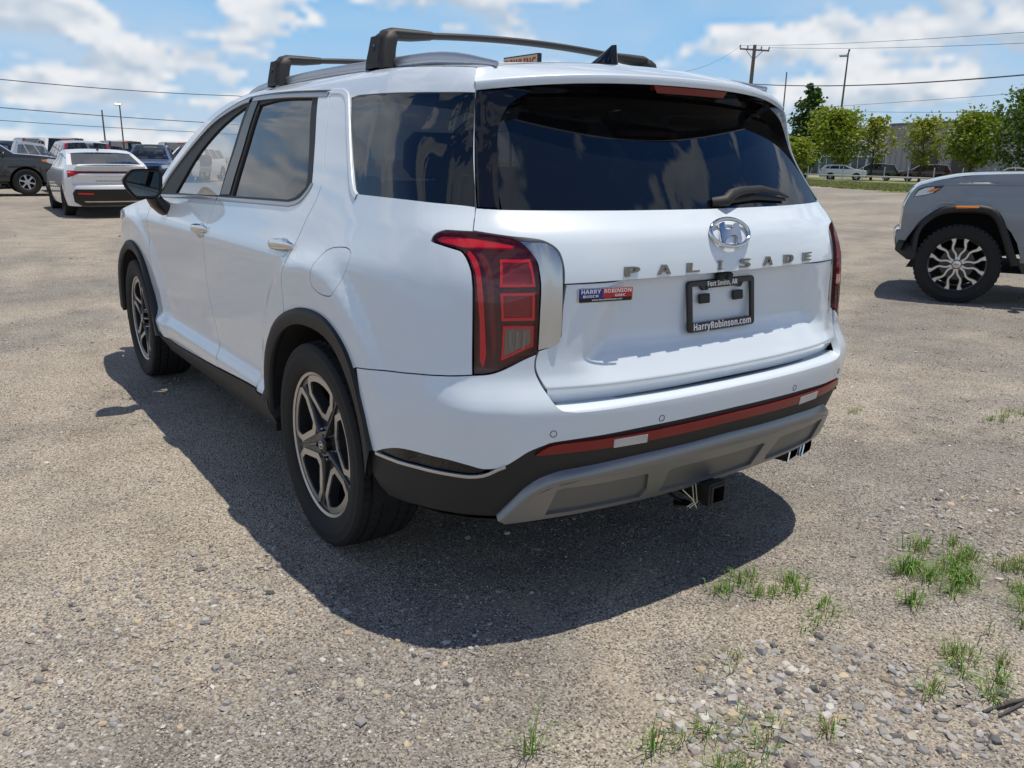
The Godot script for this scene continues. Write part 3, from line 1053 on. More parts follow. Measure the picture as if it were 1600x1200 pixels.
	var by := roof_y(0, fz)
	rows = []
	for i in 10:
		var t := i / 9.0
		var line := PackedVector3Array()
		var z0 := lerpf(fz - .13, fz + .035, pow(t, .8))
		var z1 := fz + .07 - .01 * t
		var w := lerpf(.034, .006, pow(t, .7))
		for k in 13:
			var g := TAU * k / 12
			line.append(Vector3(sin(g) * w, by - .012 + .070 * t, lerpf(z0, z1, .5 - .5 * cos(g))))
		rows.append(line)
	mb.grid(rows, Vector3(1, 0, 0))
	for k in 12: mb.flat(rows[9][0], rows[9][k], rows[9][k + 1], Vector3.UP)
	put(mb, "fin_aerial", M.gloss_black, car)
	suv_tail(car, last)
	suv_inside(car)
	# mirrors
	mb = MB.new()
	var ml := sm(V([-1.160, 1.250, -1.150, 1.270, -1.122, 1.300, -1.09, 1.311, -.99, 1.310, -.968, 1.296, -.966, 1.27, -.974, 1.20, -.984, 1.178, -1.01, 1.163, -1.09, 1.162, -1.115, 1.170, -1.148, 1.215]), 3, true)
	var mc := Vector2(-1.06, 1.236)
	rows = []
	for st in [[0.0, 1.0], [.012, .995], [.05, .95], [.10, .84], [.14, .66], [.165, .40], [.172, .03]]:
		var line := PackedVector3Array()
		for k in ml.size() + 1:
			var p: Vector2 = mc + (ml[k % ml.size()] - mc) * st[1]
			line.append(Vector3(p.x, p.y, -1.99 - st[0]))
		rows.append(line)
	mb.grid(rows, Vector3(0, 1, 0))
	var cap := mb
	mb = MB.new()
	mb.prism(ml, Transform3D(Basis.IDENTITY, Vector3(0, 0, -2.02)), .034, .006, [shrink(ml, .014)])
	var bez := mb
	mb = MB.new()
	mb.prism(shrink(ml, .014), Transform3D(Basis(Vector3.UP, -.10), Vector3(0, 0, 0)).translated(Vector3(0, 0, 0)), .002)
	var gl := MB.new()
	gl.prism(shrink(ml, .014), Transform3D(Basis.IDENTITY, Vector3(0, 0, -1.996)), .002)
	var arm := MB.new()
	arm.tube([Vector3(-1.01, 1.175, -2.06), Vector3(-.985, 1.135, -2.08), Vector3(-.94, 1.10, -2.10)], [.030, .034, .040], 10, true, Vector2(1, 1.6))
	for k in 2:
		var mr := Node3D.new()
		mr.name = "door_mirror"
		car.add_child(mr, true)
		for it in [[cap, "housing", M.paint], [bez, "bezel", M.plastic], [gl, "mirror_glass", M.mirror], [arm, "arm", M.gloss_black]]:
			put(it[0] if k == 0 else it[0].mirrored(), it[1], it[2], mr)
	for z in [0.0, -2.9]:
		wheel(car, Vector3(-.862, .376, z), false, deg_to_rad(88.0 if z == 0.0 else 115.0))
		wheel(car, Vector3(.862, .376, z), true, deg_to_rad(88.0))

func reversed(p: PackedVector2Array) -> PackedVector2Array:
	var o := p.duplicate()
	o.reverse()
	return o

func shifted(p: PackedVector2Array, d: Vector2) -> PackedVector2Array:
	var o := PackedVector2Array()
	for q in p: o.append(q + d)
	return o

func along(p: PackedVector2Array, t: float) -> Vector2:
	var total := 0.0
	for i in p.size() - 1: total += p[i].distance_to(p[i + 1])
	var want := t * total
	for i in p.size() - 1:
		var d := p[i].distance_to(p[i + 1])
		if want <= d or i == p.size() - 2: return p[i].lerp(p[i + 1], clampf(want / maxf(d, 1e-6), 0, 1))
		want -= d
	return p[p.size() - 1]

func arch_poly(p: PackedVector2Array, low: float) -> PackedVector2Array:
	var o := p.duplicate()
	o.append(Vector2(p[p.size() - 1].x, low))
	o.append(Vector2(p[0].x, low))
	return o

func edge_top(top: PackedVector2Array, s: float) -> float:
	for i in top.size() - 1:
		if top[i].x >= s and top[i + 1].x <= s:
			return lerpf(top[i].y, top[i + 1].y, (top[i].x - s) / maxf(1e-6, top[i].x - top[i + 1].x))
	return top[0].y if s > top[0].x else top[top.size() - 1].y

func roof_y(x: float, z: float) -> float:
	var ey: float = fn_roof.call(z)
	return ey + .046 * (1.0 - pow(absf(x) / .69, 2.2))

var fn_roof: Callable

# a raised strip of the given half width along a line on the SUV's skin
func ribbon(mb: MB, line: PackedVector2Array, half: float, high: float):
	var rows := []
	for i in line.size():
		var d := (line[mini(i + 1, line.size() - 1)] - line[maxi(i - 1, 0)]).normalized()
		var o := Vector2(-d.y, d.x)
		var r := PackedVector3Array()
		for e in [[-1.0, -.004], [-1.0, high * .6], [-.55, high], [.55, high], [1.0, high * .6], [1.0, -.004]]:
			var p: Vector2 = line[i] + o * half * e[0]
			var q: Array = skin(p.x, p.y)
			r.append(q[0] + q[1] * e[1])
		rows.append(r)
	mb.grid(rows, skin(line[0].x, line[0].y)[1])
func suv_tail(car: Node3D, roof_end: PackedVector3Array):
	var E := 1.7153
	var gate := Node3D.new()
	gate.name = "liftgate"
	car.add_child(gate)
	var two := func(mb: MB) -> MB:
		mb.add(mb.mirrored())
		return mb
	# the skin carried on past the middle of the tail
	var tail := func(u: float, y: float) -> Array:
		if u <= E: return skin(u, y)
		var q: Array = skin(2 * E - u, y)
		return [q[0] * Vector3(-1, 1, 1), q[1] * Vector3(-1, 1, 1)]
	# painted band with the badge
	var mb := MB.new()
	var band := join([V([.866, 1.246, .858, 1.214, .851, 1.190, .981, 1.177, 1.023, 1.174]), sm(V([1.023, 1.174, 1.072, 1.166, 1.104, 1.143, 1.108, 1.104, 1.099, 1.051]), 4), V([1.34, 1.054, E, 1.055, E, 1.237, 1.34, 1.239, .968, 1.243])])
	mb.panel(whole(band, E), [], tail, CELL, 0, .035)
	put(mb, "upper_panel", M.paint, gate)
	# the lower edge is a plain chamfer below a crisp crease at .762; the shelf and the plate recess rise above it
	var zs := fn([.762, 1.030, .80, 1.012, .87, 1.002, .95, .999, 1.05, .998])
	var zr := fn([.762, 1.030, .79, 1.010, .82, .990, .85, .971, .88, .960, .95, .954, 1.05, .953])
	var crown := fn([0, 0, .2, .005, .38, .02, .55, .048, .69, .095, .82, .168])
	var low := surface_of(func(x: float, y: float) -> Vector3:
		var xr := lerpf(.53, .42, clampf((y - .83) / .21, 0, 1))
		var k := smoothstep(xr + .06, xr - .05, absf(x))
		var z: float = 1.030 - (.762 - y) * .55 if y < .762 else lerpf(zs.call(y), zr.call(y), k)
		return Vector3(x, y, z - crown.call(absf(x))), Vector3(0, 0, 1))
	mb = MB.new()
	var gap_x := func(u: float, y: float) -> Vector2: return Vector2(-skin(u + .004, y)[0].x, y)
	var gap_line := []
	for q in V([1.030, .862, 1.022, .838, 1.024, .811, 1.040, .779, 1.059, .751, 1.074, .729, 1.094, .715]): gap_line.append(gap_x.call(q.x, q.y))
	var inner_line := []
	for q in V([1.101, 1.047, 1.093, .986, 1.093, .905, 1.080, .884, 1.058, .873]): inner_line.append(gap_x.call(q.x, q.y))
	var half := join([V([0, 1.049]), [inner_line[0], inner_line[1]], sm(inner_line.slice(2), 3), sm(gap_line, 3), V([.56, .7135, 0, .7195])])
	mb.panel(whole(half, 0.0), [], low, Vector2(.04, .00635), 0, .03)
	put(mb, "lower_panel", M.paint, gate)
	mb = MB.new()
	mb.panel(Geometry2D.offset_polygon(whole(half, 0.0), .05)[0], [], low, Vector2(.08, .05), -.032)
	put(mb, "gate_backing", M.liner, gate)
	# rear screen between two black fins, under the spoiler
	var gz := func(x: float, y: float) -> float: return .885 - .71 * (y - 1.235) - .2 * x * x
	var screen := surface_of(func(x: float, y: float) -> Vector3: return Vector3(x, y, gz.call(x, y)), Vector3(0, .4, 1))
	mb = MB.new()
	mb.panel(PackedVector2Array(V([-.715, 1.240, 0, 1.238, .715, 1.240, .70, 1.32, .665, 1.46, .60, 1.56, .45, 1.60, 0, 1.615, -.45, 1.60, -.60, 1.56, -.665, 1.46, -.70, 1.32])), [], screen, Vector2(.05, .04), -.002, .004)
	put(mb, "rear_window", M.glass_dark, gate)
	mb = MB.new()
	var fin := join([V([.874, 1.250, .877, 1.393, .874, 1.562]), V([.986, 1.568, 1.043, 1.575, 1.12, 1.586]), sm(V([1.118, 1.568, 1.04, 1.536, .998, 1.50, .975, 1.455, .971, 1.393, .973, 1.307, .965, 1.248]), 4)])
	mb.panel(fin, [], skin, Vector2(.03, .02), .002, .05)
	var fins := [put(mb, "side_fin", M.gloss_black, gate), put(mb.mirrored(), "side_fin", M.gloss_black, gate)]
	# spoiler
	mb = MB.new()
	var rows := []
	var under := []
	for i in 8:
		rows.append(PackedVector3Array()); under.append(PackedVector3Array())
	for k in 41:
		var t := lerpf(-1.0, 1.0, k / 40.0)
		var r: Vector3 = roof_end[0].lerp(roof_end[roof_end.size() - 1], k / 40.0)
		r.y = roof_end[0].y + .046 * (1.0 - pow(absf(t), 2.2))
		var x := .690 * t
		var zt := .795 - .193 * t * t
		var yt := 1.603 - .036 * pow(absf(t), 3.0)
		var tip := Vector3(x, yt, zt)
		var lip := Vector3(x, yt + .020, zt + .002)
		var up := Vector3(x, yt + .026, zt - .006)
		var mid := r.lerp(up, .5) + Vector3(0, .008 * (1 - t * t), 0)
		rows[0].append(r + Vector3(0, -.001, 0)); rows[1].append(r.lerp(mid, .5) + Vector3(0, .002, 0)); rows[2].append(mid); rows[3].append(mid.lerp(up, .6) + Vector3(0, .001, 0)); rows[4].append(up); rows[5].append(lip); rows[6].append(tip); rows[7].append(tip + Vector3(0, -.001, -.006))
		var gy := 1.585 - .03 * t * t
		var g := Vector3(x * .95, gy, minf(gz.call(x, gy) + .012, zt - .02))
		for j in 8: under[j].append((tip + Vector3(0, -.001, -.006)).lerp(g, j / 7.0) + Vector3(0, .010 * sin(PI * j / 7.0), 0))
	mb.grid(rows, Vector3(0, 1, .3))
	var spo := put(mb, "spoiler", M.paint, gate)
	mb = MB.new()
	mb.grid(under, Vector3(0, -1, 0))
	put(mb, "spoiler_underside", M.gloss_black, gate)
	mb = MB.new()
	var rowz := []
	for j in 3:
		var line := PackedVector3Array()
		for k in 15:
			var x := lerpf(-.165 + .008 * j, .165 - .008 * j, k / 14.0)
			line.append(Vector3(x, 1.599 - .010 * j, .790 - .325 * x * x - .002 * j))
		rowz.append(line)
	mb.grid(rowz, Vector3(0, 0, 1))
	mb.box(Vector3(0, 1.594, .76), Vector3(.30, .012, .02))
	put(mb, "stop_lamp", M.lamp_dull, gate)
	# wiper
	mb = MB.new()
	var wp := func(x: float, y: float, o: float) -> Vector3: return Vector3(x, y, gz.call(x, y) + o)
	mb.tube([wp.call(.03, 1.256, .002), wp.call(.06, 1.262, .035), wp.call(.10, 1.282, .040), wp.call(.16, 1.292, .036), wp.call(.28, 1.296, .030), wp.call(.38, 1.284, .024), wp.call(.455, 1.266, .016)], [.020, .024, .022, .017, .015, .012, .006], 10, true, Vector2(.8, .6), Vector3(0, 1, -.7))
	put(mb, "wiper_arm", M.plastic, gate)
	mb = MB.new()
	mb.tube([wp.call(.09, 1.260, .010), wp.call(.25, 1.272, .010), wp.call(.44, 1.258, .008)], [.010, .012, .006], 6, true, Vector2(1.2, .5), Vector3(0, 1, -.7))
	put(mb, "wiper_blade", M.plastic, gate)
	# round emblem: an oval ring round a leaning letter
	var ez := 1.168
	var en: Vector3 = skin(E - .01, ez)[1]
	en.x = 0
	var et := Transform3D(Basis(Vector3.RIGHT, en.normalized().cross(Vector3.RIGHT), en.normalized()), skin(E, ez)[0] + en * .001)
	mb = MB.new()
	var ov := []
	for k in 49: ov.append(et * Vector3(cos(TAU * k / 48) * .086, sin(TAU * k / 48) * .0450, .004))
	mb.tube(ov, .0066, 8, false, Vector2(1, 1))
	put(mb, "emblem_ring", M.chrome, gate)
	mb = MB.new()
	var hh := PackedVector2Array()
	for p in sm(V([-.50, .74, -.17, .84, -.23, .42, -.14, .26, .10, .30, .28, .50, .40, .72, .63, .64]), 3): hh.append(p * Vector2(.081, .0425))
	for p in sm(V([.63, .64, .59, -.1, .50, -.80, .20, -.86, .28, -.36, .14, -.24, -.16, -.34, -.34, -.54, -.44, -.74, -.62, -.60, -.50, .74]), 3): hh.append(p * Vector2(.081, .0425))
	hh = join([hh])
	mb.prism(hh, et, .007, .0015)
	put(mb, "emblem_letter", M.chrome, gate)
	# letters along the lip
	var name_on_car := "PALISADE"
	for k in 8:
		var x := lerpf(-.402, .402, k / 7.0)
		var w := .015 if name_on_car[k] == "I" else .050
		var z: float = 1.0 - crown.call(absf(x)) + .0005
		var ang: float = atan((crown.call(absf(x) + .01) - crown.call(absf(x) - .01 if absf(x) > .01 else 0.0)) / .02) * signf(x)
		var t := Transform3D(Basis(Vector3.UP, ang) * Basis(Vector3.RIGHT, .0), Vector3(x, 1.076, z - .002))
		mb = MB.new()
		mb.add(words(name_on_car[k], w, .028, .009), t)
		put(mb, "letter", M.letter_metal, gate)
	# reversing camera, plate frame, plate mounts
	mb = MB.new()
	mb.box(Vector3(-.005, 1.037, .972), Vector3(.062, .022, .03), Basis.IDENTITY, .006)
	mb.tube([Vector3(-.005, 1.034, .985), Vector3(-.005, 1.030, .992)], .008, 12)
	put(mb, "reversing_camera", M.plastic, gate)
	var pt := Transform3D(Basis(Vector3.RIGHT, -.113), Vector3(0, .948, .962))
	var rect := func(w: float, h: float, r: float) -> PackedVector2Array:
		var o := PackedVector2Array()
		for q in 4:
			var cc := Vector2((w - r) * (1 if q == 0 or q == 3 else -1), (h - r) * (1 if q < 2 else -1))
			for s in 5: o.append(cc + Vector2(r, 0).rotated(PI / 2 * q + PI / 8 * s))
		return o
	mb = MB.new()
	var inner := PackedVector2Array(V([-.137, -.050, .137, -.050, .137, .062, .100, .062, .088, .048, .076, .048, .064, .053, -.064, .053, -.076, .048, -.088, .048, -.100, .062, -.137, .062]))
	mb.prism(rect.call(.155, .0795, .012), pt, .010, .003, [inner])
	put(mb, "plate_frame", M.gloss_soft, gate)
	mb = MB.new()
	mb.add(words("HarryRobinson.com", .268, .030, .0015), pt * Transform3D(Basis.IDENTITY, Vector3(0, -.0655, .0105)))
	put(mb, "plate_frame_lettering", M.white_print, gate)
	mb = MB.new()
	mb.add(words("Fort Smith, AR", .138, .019, .0015), pt * Transform3D(Basis.IDENTITY, Vector3(0, .0655, .0105)))
	put(mb, "plate_frame_lettering", M.white_print, gate)
	for x in [-.078, .078]:
		mb = MB.new()
		mb.prism(shifted_poly(rect.call(.023, .015, .004), Vector2(x, .022)), pt, .008, .002)
		put(mb, "plate_mount", M.plastic, gate)
		mb = MB.new()
		mb.prism(shifted_poly(circle(Vector2.ZERO, .008, 10), Vector2(x + .005, .055)), pt, .012, .002)
		put(mb, "plate_screw", M.plastic, gate)
	# dealer's badge
	var bx := -.488
	var bang := -.20
	var bt := Transform3D(Basis(Vector3.UP, bang) * Basis(Vector3.RIGHT, .02), Vector3(bx, 1.015, low.call(bx, 1.015)[0].z + .001))
	mb = MB.new()
	mb.prism(rect.call(.089, .0205, .006), bt, .003, .001)
	put(mb, "dealer_badge", M.chrome, gate)
	for it in [["dealer_badge_field", M.blue_print, [-.086, .0185, -.010, .0185, -.010, -.008, -.086, -.008]], ["dealer_badge_field", M.red_print, [-.010, .0185, .086, .0185, .086, -.008, -.010, -.008]], ["dealer_badge_field", M.gloss_soft, [-.086, -.008, .086, -.008, .084, -.0185, -.084, -.0185]]]:
		mb = MB.new()
		mb.prism(PackedVector2Array(V(it[2])), bt * Transform3D(Basis.IDENTITY, Vector3(0, 0, .003)), .0006)
		put(mb, it[0], it[1], gate)
	for it in [["HARRY", .062, .011, -.048, .011], ["BUICK", .050, .007, -.048, -.002], ["ROBINSON", .088, .011, .038, .011], ["GMC", .034, .007, .046, -.002], ["www.HarryRobinson.com", .098, .006, .004, -.0130]]:
		mb = MB.new()
		mb.add(words(it[0], it[1], it[2], .0008), bt * Transform3D(Basis.IDENTITY, Vector3(it[3], it[4], .0038)))
		put(mb, "dealer_badge_lettering", M.white_print, gate)
	# silver garnish beside the lamps
	mb = MB.new()
	var garnish := join([V([.988, 1.170, 1.023, 1.169]), sm(V([1.023, 1.169, 1.072, 1.161, 1.099, 1.139, 1.103, 1.104, 1.094, 1.056, 1.092, .986, 1.091, .90, 1.076, .880, 1.055, .872, 1.030, .866]), 4), V([1.031, .971]), sm(V([1.031, .971, 1.036, 1.075, 1.038, 1.117, 1.018, 1.153, .988, 1.170]), 4)])
	var gf := func(s: float, y: float) -> Array:
		var q: Array = skin(s, y)
		return [q[0] - q[1] * .016 * smoothstep(1.085, 1.035, s), q[1]]
	mb.panel(shrink(garnish, .001), [], surface_of(func(s: float, y: float) -> Vector3: return gf.call(s, y)[0], Vector3(-.5, 0, 1)), Vector2(.02, .02), 0, .015)
	both(mb, "lamp_garnish", M.satin_light, car)
	# tail lamps
	var lens := join([V([.699, 1.157]), sm(V([.699, 1.157, .708, 1.171, .73, 1.181, .755, 1.187]), 3), V([.848, 1.187, .981, 1.174]), sm(V([.981, 1.174, 1.014, 1.156, 1.034, 1.117, 1.030, 1.075]), 4), V([1.025, .971, 1.024, .861]), sm(V([1.024, .861, .984, .848, .918, .823, .866, .808, .822, .804]), 3), V([.837, .954, .846, 1.041]), sm(V([.846, 1.041, .844, 1.082, .83, 1.115, .812, 1.134, .797, 1.140]), 4)])
	lens = shrink(lens, .002)
	var c2 := Vector2(.02, .015)
	var hous := MB.new()
	hous.panel(lens, [], skin, c2, -.026, 0)
	hous.edge(lens, skin, .0, .028, 1.0)
	var pane := MB.new()
	pane.panel(lens, [], skin, c2, .0)
	var guides := MB.new()
	guides.panel(join([sm(V([.722, 1.160, .735, 1.172, .80, 1.173, .893, 1.168, .985, 1.154]), 3), V([.975, 1.149, .89, 1.150, .81, 1.148])]), [], skin, c2, -.008, .016)
	guides.panel(join([sm(V([.832, 1.140, .855, 1.118, .866, 1.08, .868, 1.02]), 4), V([.862, .86, .850, .822, .842, .84, .852, .95]), sm(V([.852, 1.02, .852, 1.075, .840, 1.110, .824, 1.132]), 3)]), [], skin, c2, -.010, .014)
	var inner2 := MB.new()
	inner2.panel(join([sm(V([.865, 1.140, .888, 1.120, .900, 1.08, .900, 1.02]), 4), V([.895, .87, .880, .85, .878, .87, .882, 1.02]), sm(V([.882, 1.02, .880, 1.08, .870, 1.112, .852, 1.136]), 3)]), [], skin, c2, -.014, .010)
	var segs := MB.new()
	var fills := []
	for q in [[.928, .917, 1.018, 1.016, 1.118, 1.044], [.918, .916, 1.014, 1.013, 1.028, .952]]:
		var ring := PackedVector2Array([Vector2(q[0], q[4]), Vector2(q[2], q[4]), Vector2(q[3], q[5]), Vector2(q[1], q[5])])
		segs.panel(ring, [shrink(ring, .0075)], skin, c2, -.006, .018)
		var fill := MB.new()
		fill.panel(shrink(ring, .007), [], skin, c2, -.014, .004)
		fills.append(fill)
	var r3 := PackedVector2Array(V([.920, .938, 1.012, .936, 1.012, .880, .906, .842]))
	segs.panel(r3, [shrink(r3, .007)], skin, c2, -.008, .016)
	var indicator := MB.new()
	indicator.panel(shrink(r3, .007), [], skin, c2, -.012, .004)
	for k in 3:
		var a := .936 + .022 * k
		indicator.panel(PackedVector2Array([Vector2(a, .925), Vector2(a + .010, .925), Vector2(a + .008, .880), Vector2(a - .004, .872)]), [], skin, c2, -.008, .006)
	for k in 2:
		var lamp := Node3D.new()
		lamp.name = "tail_lamp"
		car.add_child(lamp, true)
		for it in [[hous, "housing", M.lamp_dark], [guides, "light_guide", M.lamp_red], [inner2, "light_guide", M.lamp_dull], [segs, "lamp_frame", M.lamp_red], [fills[0], "lamp_segment", M.lamp_mid], [fills[1], "lamp_segment", M.lamp_mid], [indicator, "indicator", M.indicator], [pane, "lens", M.lamp_lens]]:
			put(it[0] if k == 0 else it[0].mirrored(), it[1], it[2], lamp)
	# bumper: white upper half
	mb = MB.new()
	var white := join([V([.445, .612, .425, .67, .405, .752, .534, .769, .662, .786, .759, .795, .82, .802]), sm(V([.82, .802, .866, .806, .918, .821, .984, .846, 1.022, .859]), 3), sm(V([1.022, .859, 1.017, .838, 1.019, .811, 1.035, .778, 1.054, .749, 1.070, .725, 1.090, .707, 1.13, .699]), 3), V([1.34, .699, E, .702, E, .629, 1.573, .628, 1.345, .624, 1.16, .618]), sm(V([1.16, .618, 1.069, .612, 1.042, .604, .996, .587, .959, .568, .91, .543, .87, .531, .836, .529, .799, .538, .739, .547, .631, .546, .581, .539, .527, .519, .482, .498]), 3), V([.470, .50])])
	mb.panel(shrink(whole(white, E), .0015), [], tail, Vector2(.03, .02), 0, .026)
	var bump := put(mb, "rear_bumper", M.paint, car)
	mb = MB.new()
	rows = []
	for j in 6: rows.append(PackedVector3Array())
	for k in 61:
		var s := lerpf(1.070, 2 * E - 1.070, k / 60.0)
		var fl := s > E
		var q: Array = skin(2 * E - s if fl else s, .700)
		var p: Vector3 = q[0]
		var m: Vector3 = q[1]
		if fl:
			p.x = -p.x; m.x = -m.x
		var inw := Vector3(m.x, 0, m.z).normalized()
		rows[0].append(p + Vector3(0, -.004, 0))
		rows[1].append(p + Vector3(0, .003, 0) - inw * .003)
		rows[2].append(p + Vector3(0, .008, 0) - inw * .012)
		rows[3].append(p + Vector3(0, .013, 0) - inw * .032)
		rows[4].append(p + Vector3(0, .015, 0) - inw * .062)
		rows[5].append(p + Vector3(0, -.03, 0) - inw * .066)
	mb.grid(rows, Vector3(0, 1, 0))
	put(mb, "bumper_step", M.paint, bump)
	mb = MB.new()
	var dark := join([V([.445, .52, .470, .50, .488, .495, .629, .496, .754, .498]), sm(V([.754, .498, .81, .498, .845, .503, .911, .541, .959, .567, .996, .586, 1.042, .603, 1.069, .611, 1.16, .617]), 3), V([1.345, .623, E, .628, E, .345, 1.3, .35, .888, .362, .756, .360, .615, .350, .50, .345, .465, .375, .44, .42])])
	mb.panel(whole(dark, E), [], tail, Vector2(.03, .02), -.006, .03)
	put(mb, "lower_bumper", M.plastic, car)
	mb = MB.new()
	mb.panel(join([sm(V([.490, .500, .527, .518, .581, .537, .631, .544, .739, .545, .799, .536, .850, .528]), 3), sm(V([.850, .528, .835, .512, .81, .505, .754, .503, .629, .500]), 3)]), [], skin, c2, -.008, .0)
	both(mb, "bumper_inlay", M.gloss_black, bump)
	mb = MB.new()
	ribbon(mb, sm(V([.486, .495, .629, .496, .754, .499, .812, .501, .85, .510, .885, .530, .912, .541]), 4), .006, .004)
	both(mb, "bumper_strip", M.satin_light, bump)
	mb = MB.new()
	var rl := PackedVector2Array(V([1.235, .603, 1.352, .602, 1.354, .574, 1.237, .575]))
	var rl2 := PackedVector2Array()
	for q in rl: rl2.append(Vector2(2 * E - q.x, q.y))
	mb.panel(whole(join([sm(V([1.018, .576, 1.056, .601, 1.125, .608, 1.325, .608]), 3), V([E, .612, E, .583, 1.33, .578, 1.13, .578])]), E), [rl, rl2], tail, c2, .004, .012)
	put(mb, "reflector_strip", M.reflector, bump)
	mb = MB.new()
	mb.panel(shrink(rl, .001), [], skin, c2, .006, .010)
	both(mb, "reversing_lamp", M.clear_lens, bump)
	for s in [[1.066, .639], [1.398, .643]]:
		var q: Array = skin(s[0], s[1])
		var b := Basis.looking_at(-q[1])
		mb = MB.new()
		mb.prism(circle(Vector2.ZERO, .0105, 20), Transform3D(b, q[0] + q[1] * .0002), .0008, 0, [circle(Vector2.ZERO, .009, 20)])
		both(mb, "parking_sensor", M.plastic, bump)
	# silver skid plate
	var skid := Node3D.new()
	skid.name = "skid_plate"
	car.add_child(skid)
	var st := V([.901, .367, .967, .42, 1.026, .476, 1.078, .504, 1.142, .515, 1.349, .525, 1.605, .532, E, .534])
	var sb := V([.925, .360, .985, .402, 1.040, .452, 1.090, .478, 1.160, .489, 1.362, .495, 1.626, .498, E, .499])
	var in1 := PackedVector2Array(V([1.085, .372, 1.098, .462, 1.115, .467, 1.398, .464, 1.424, .395, 1.411, .368]))
	mb = MB.new()
	var in2 := PackedVector2Array(V([1.50, .464, 1.483, .455, 1.487, .44, 1.492, .370, E, .364, 2 * E - 1.492, .370, 2 * E - 1.487, .44, 2 * E - 1.483, .455, 2 * E - 1.50, .464]))
	var in3 := PackedVector2Array()
	for q in in1: in3.append(Vector2(2 * E - q.x, q.y))
	mb.panel(whole(join([PackedVector2Array(sb), V([E, .350, 1.609, .349, 1.286, .355, 1.094, .356, .935, .353])]), E), [in1, in2, in3], tail, Vector2(.03, .02), .020, .022)
	put(mb, "plate", M.skid, skid)
	mb = MB.new()
	mb.panel(Geometry2D.offset_polygon(in1, .002)[0], [], skin, Vector2(.03, .02), .010, 0)
	both(mb, "inset", M.skid_dark, skid)
	mb = MB.new()
	mb.panel(Geometry2D.offset_polygon(in2, .002)[0], [], tail, Vector2(.03, .02), .010, 0)
	put(mb, "inset", M.skid_dark, skid)
	mb = MB.new()
	rows = [PackedVector3Array(), PackedVector3Array(), PackedVector3Array()]
	var s1 := sm(st, 4)
	var s2 := sm(sb, 4)
	for k in 41:
		var a := along(s1, k / 40.0)
		var b := along(s2, k / 40.0)
		var qa: Array = skin(a.x, a.y)
		var qb: Array = skin(b.x, b.y)
		rows[0].append(qa[0] - qa[1] * .006)
		rows[1].append(qa[0].lerp(qb[0], .35) + qa[1].lerp(qb[1], .35) * .019)
		rows[2].append(qb[0] + qb[1] * .020)
	mb.grid(rows, Vector3(-.3, .6, 1))
	put(two.call(mb), "top_edge", M.skid, skid)
	mb = MB.new()
	rows = [PackedVector3Array(), PackedVector3Array(), PackedVector3Array()]
	for k in 60:
		var s := lerpf(.50, E, k / 59.0)
		var q: Array = skin(s, .350)
		rows[0].append(q[0] + q[1] * (.018 if s > .93 else -.006))
		rows[1].append(q[0] - Vector3(q[1].x, 0, q[1].z) * .05 + Vector3(0, -.02, 0))
		rows[2].append(q[0] - Vector3(q[1].x, 0, q[1].z) * .35 + Vector3(0, -.02, 0))
	mb.grid(rows, Vector3(0, -1, .3))
	put(two.call(mb), "valance", M.plastic, car)
	# tow hitch with loose wires
	var hitch := Node3D.new()
	hitch.name = "tow_hitch"
	car.add_child(hitch)
	mb = MB.new()
	mb.prism(rect.call(.034, .034, .006), Transform3D(Basis.IDENTITY, Vector3(0, .318, .70)), .32, .003, [rect.call(.026, .026, .004)])
	mb.box(Vector3(0, .318, .72), Vector3(.5, .06, .06), Basis.IDENTITY, .01)
	mb.prism(rect.call(.041, .041, .008), Transform3D(Basis.IDENTITY, Vector3(0, .318, .985)), .03, .003, [rect.call(.030, .030, .004)])
	put(mb, "receiver", M.hitch, hitch)
	mb = MB.new()
	mb.tube([Vector3(-.075, .268, .93), Vector3(-.075, .276, .93)], .030, 16)
	mb.tube([Vector3(-.075, .276, .93), Vector3(-.09, .30, .86)], .006, 6)
	put(mb, "safety_loop", M.hitch, hitch)
	for w in [[-.055, .355, .95, -.085, .30, .99, -.11, .288, .985], [-.045, .355, .955, -.075, .30, .995, -.105, .285, .99], [-.11, .34, .96, -.09, .31, .99, -.065, .275, .985]]:
		mb = MB.new()
		mb.tube([Vector3(w[0], w[1], w[2]), Vector3(w[3], w[4], w[5]), Vector3(w[6], w[7], w[8])], .0018, 6)
		put(mb, "wire", M.wire, hitch)
	# twin tailpipes on the right
	for x in [.585, .685]:
		var pipe := Node3D.new()
		pipe.name = "tailpipe"
		car.add_child(pipe, true)
		var o := PackedVector2Array(V([-.048, -.030, .030, -.030, .048, -.012, .048, .030, -.030, .030]))
		mb = MB.new()
		var tt := Transform3D(Basis(Vector3.UP, .25), Vector3(x, .295, .70 - .1 * (x - .58)))
		mb.prism(o, tt, .16, .003, [shrink(o, .006)])
		put(mb, "tip", M.chrome, pipe)
		mb = MB.new()
		mb.prism(shrink(o, .0065), tt, .05)
		put(mb, "bore", M.liner, pipe)

func shifted_poly(p: PackedVector2Array, d: Vector2) -> PackedVector2Array: return shifted(p, d)

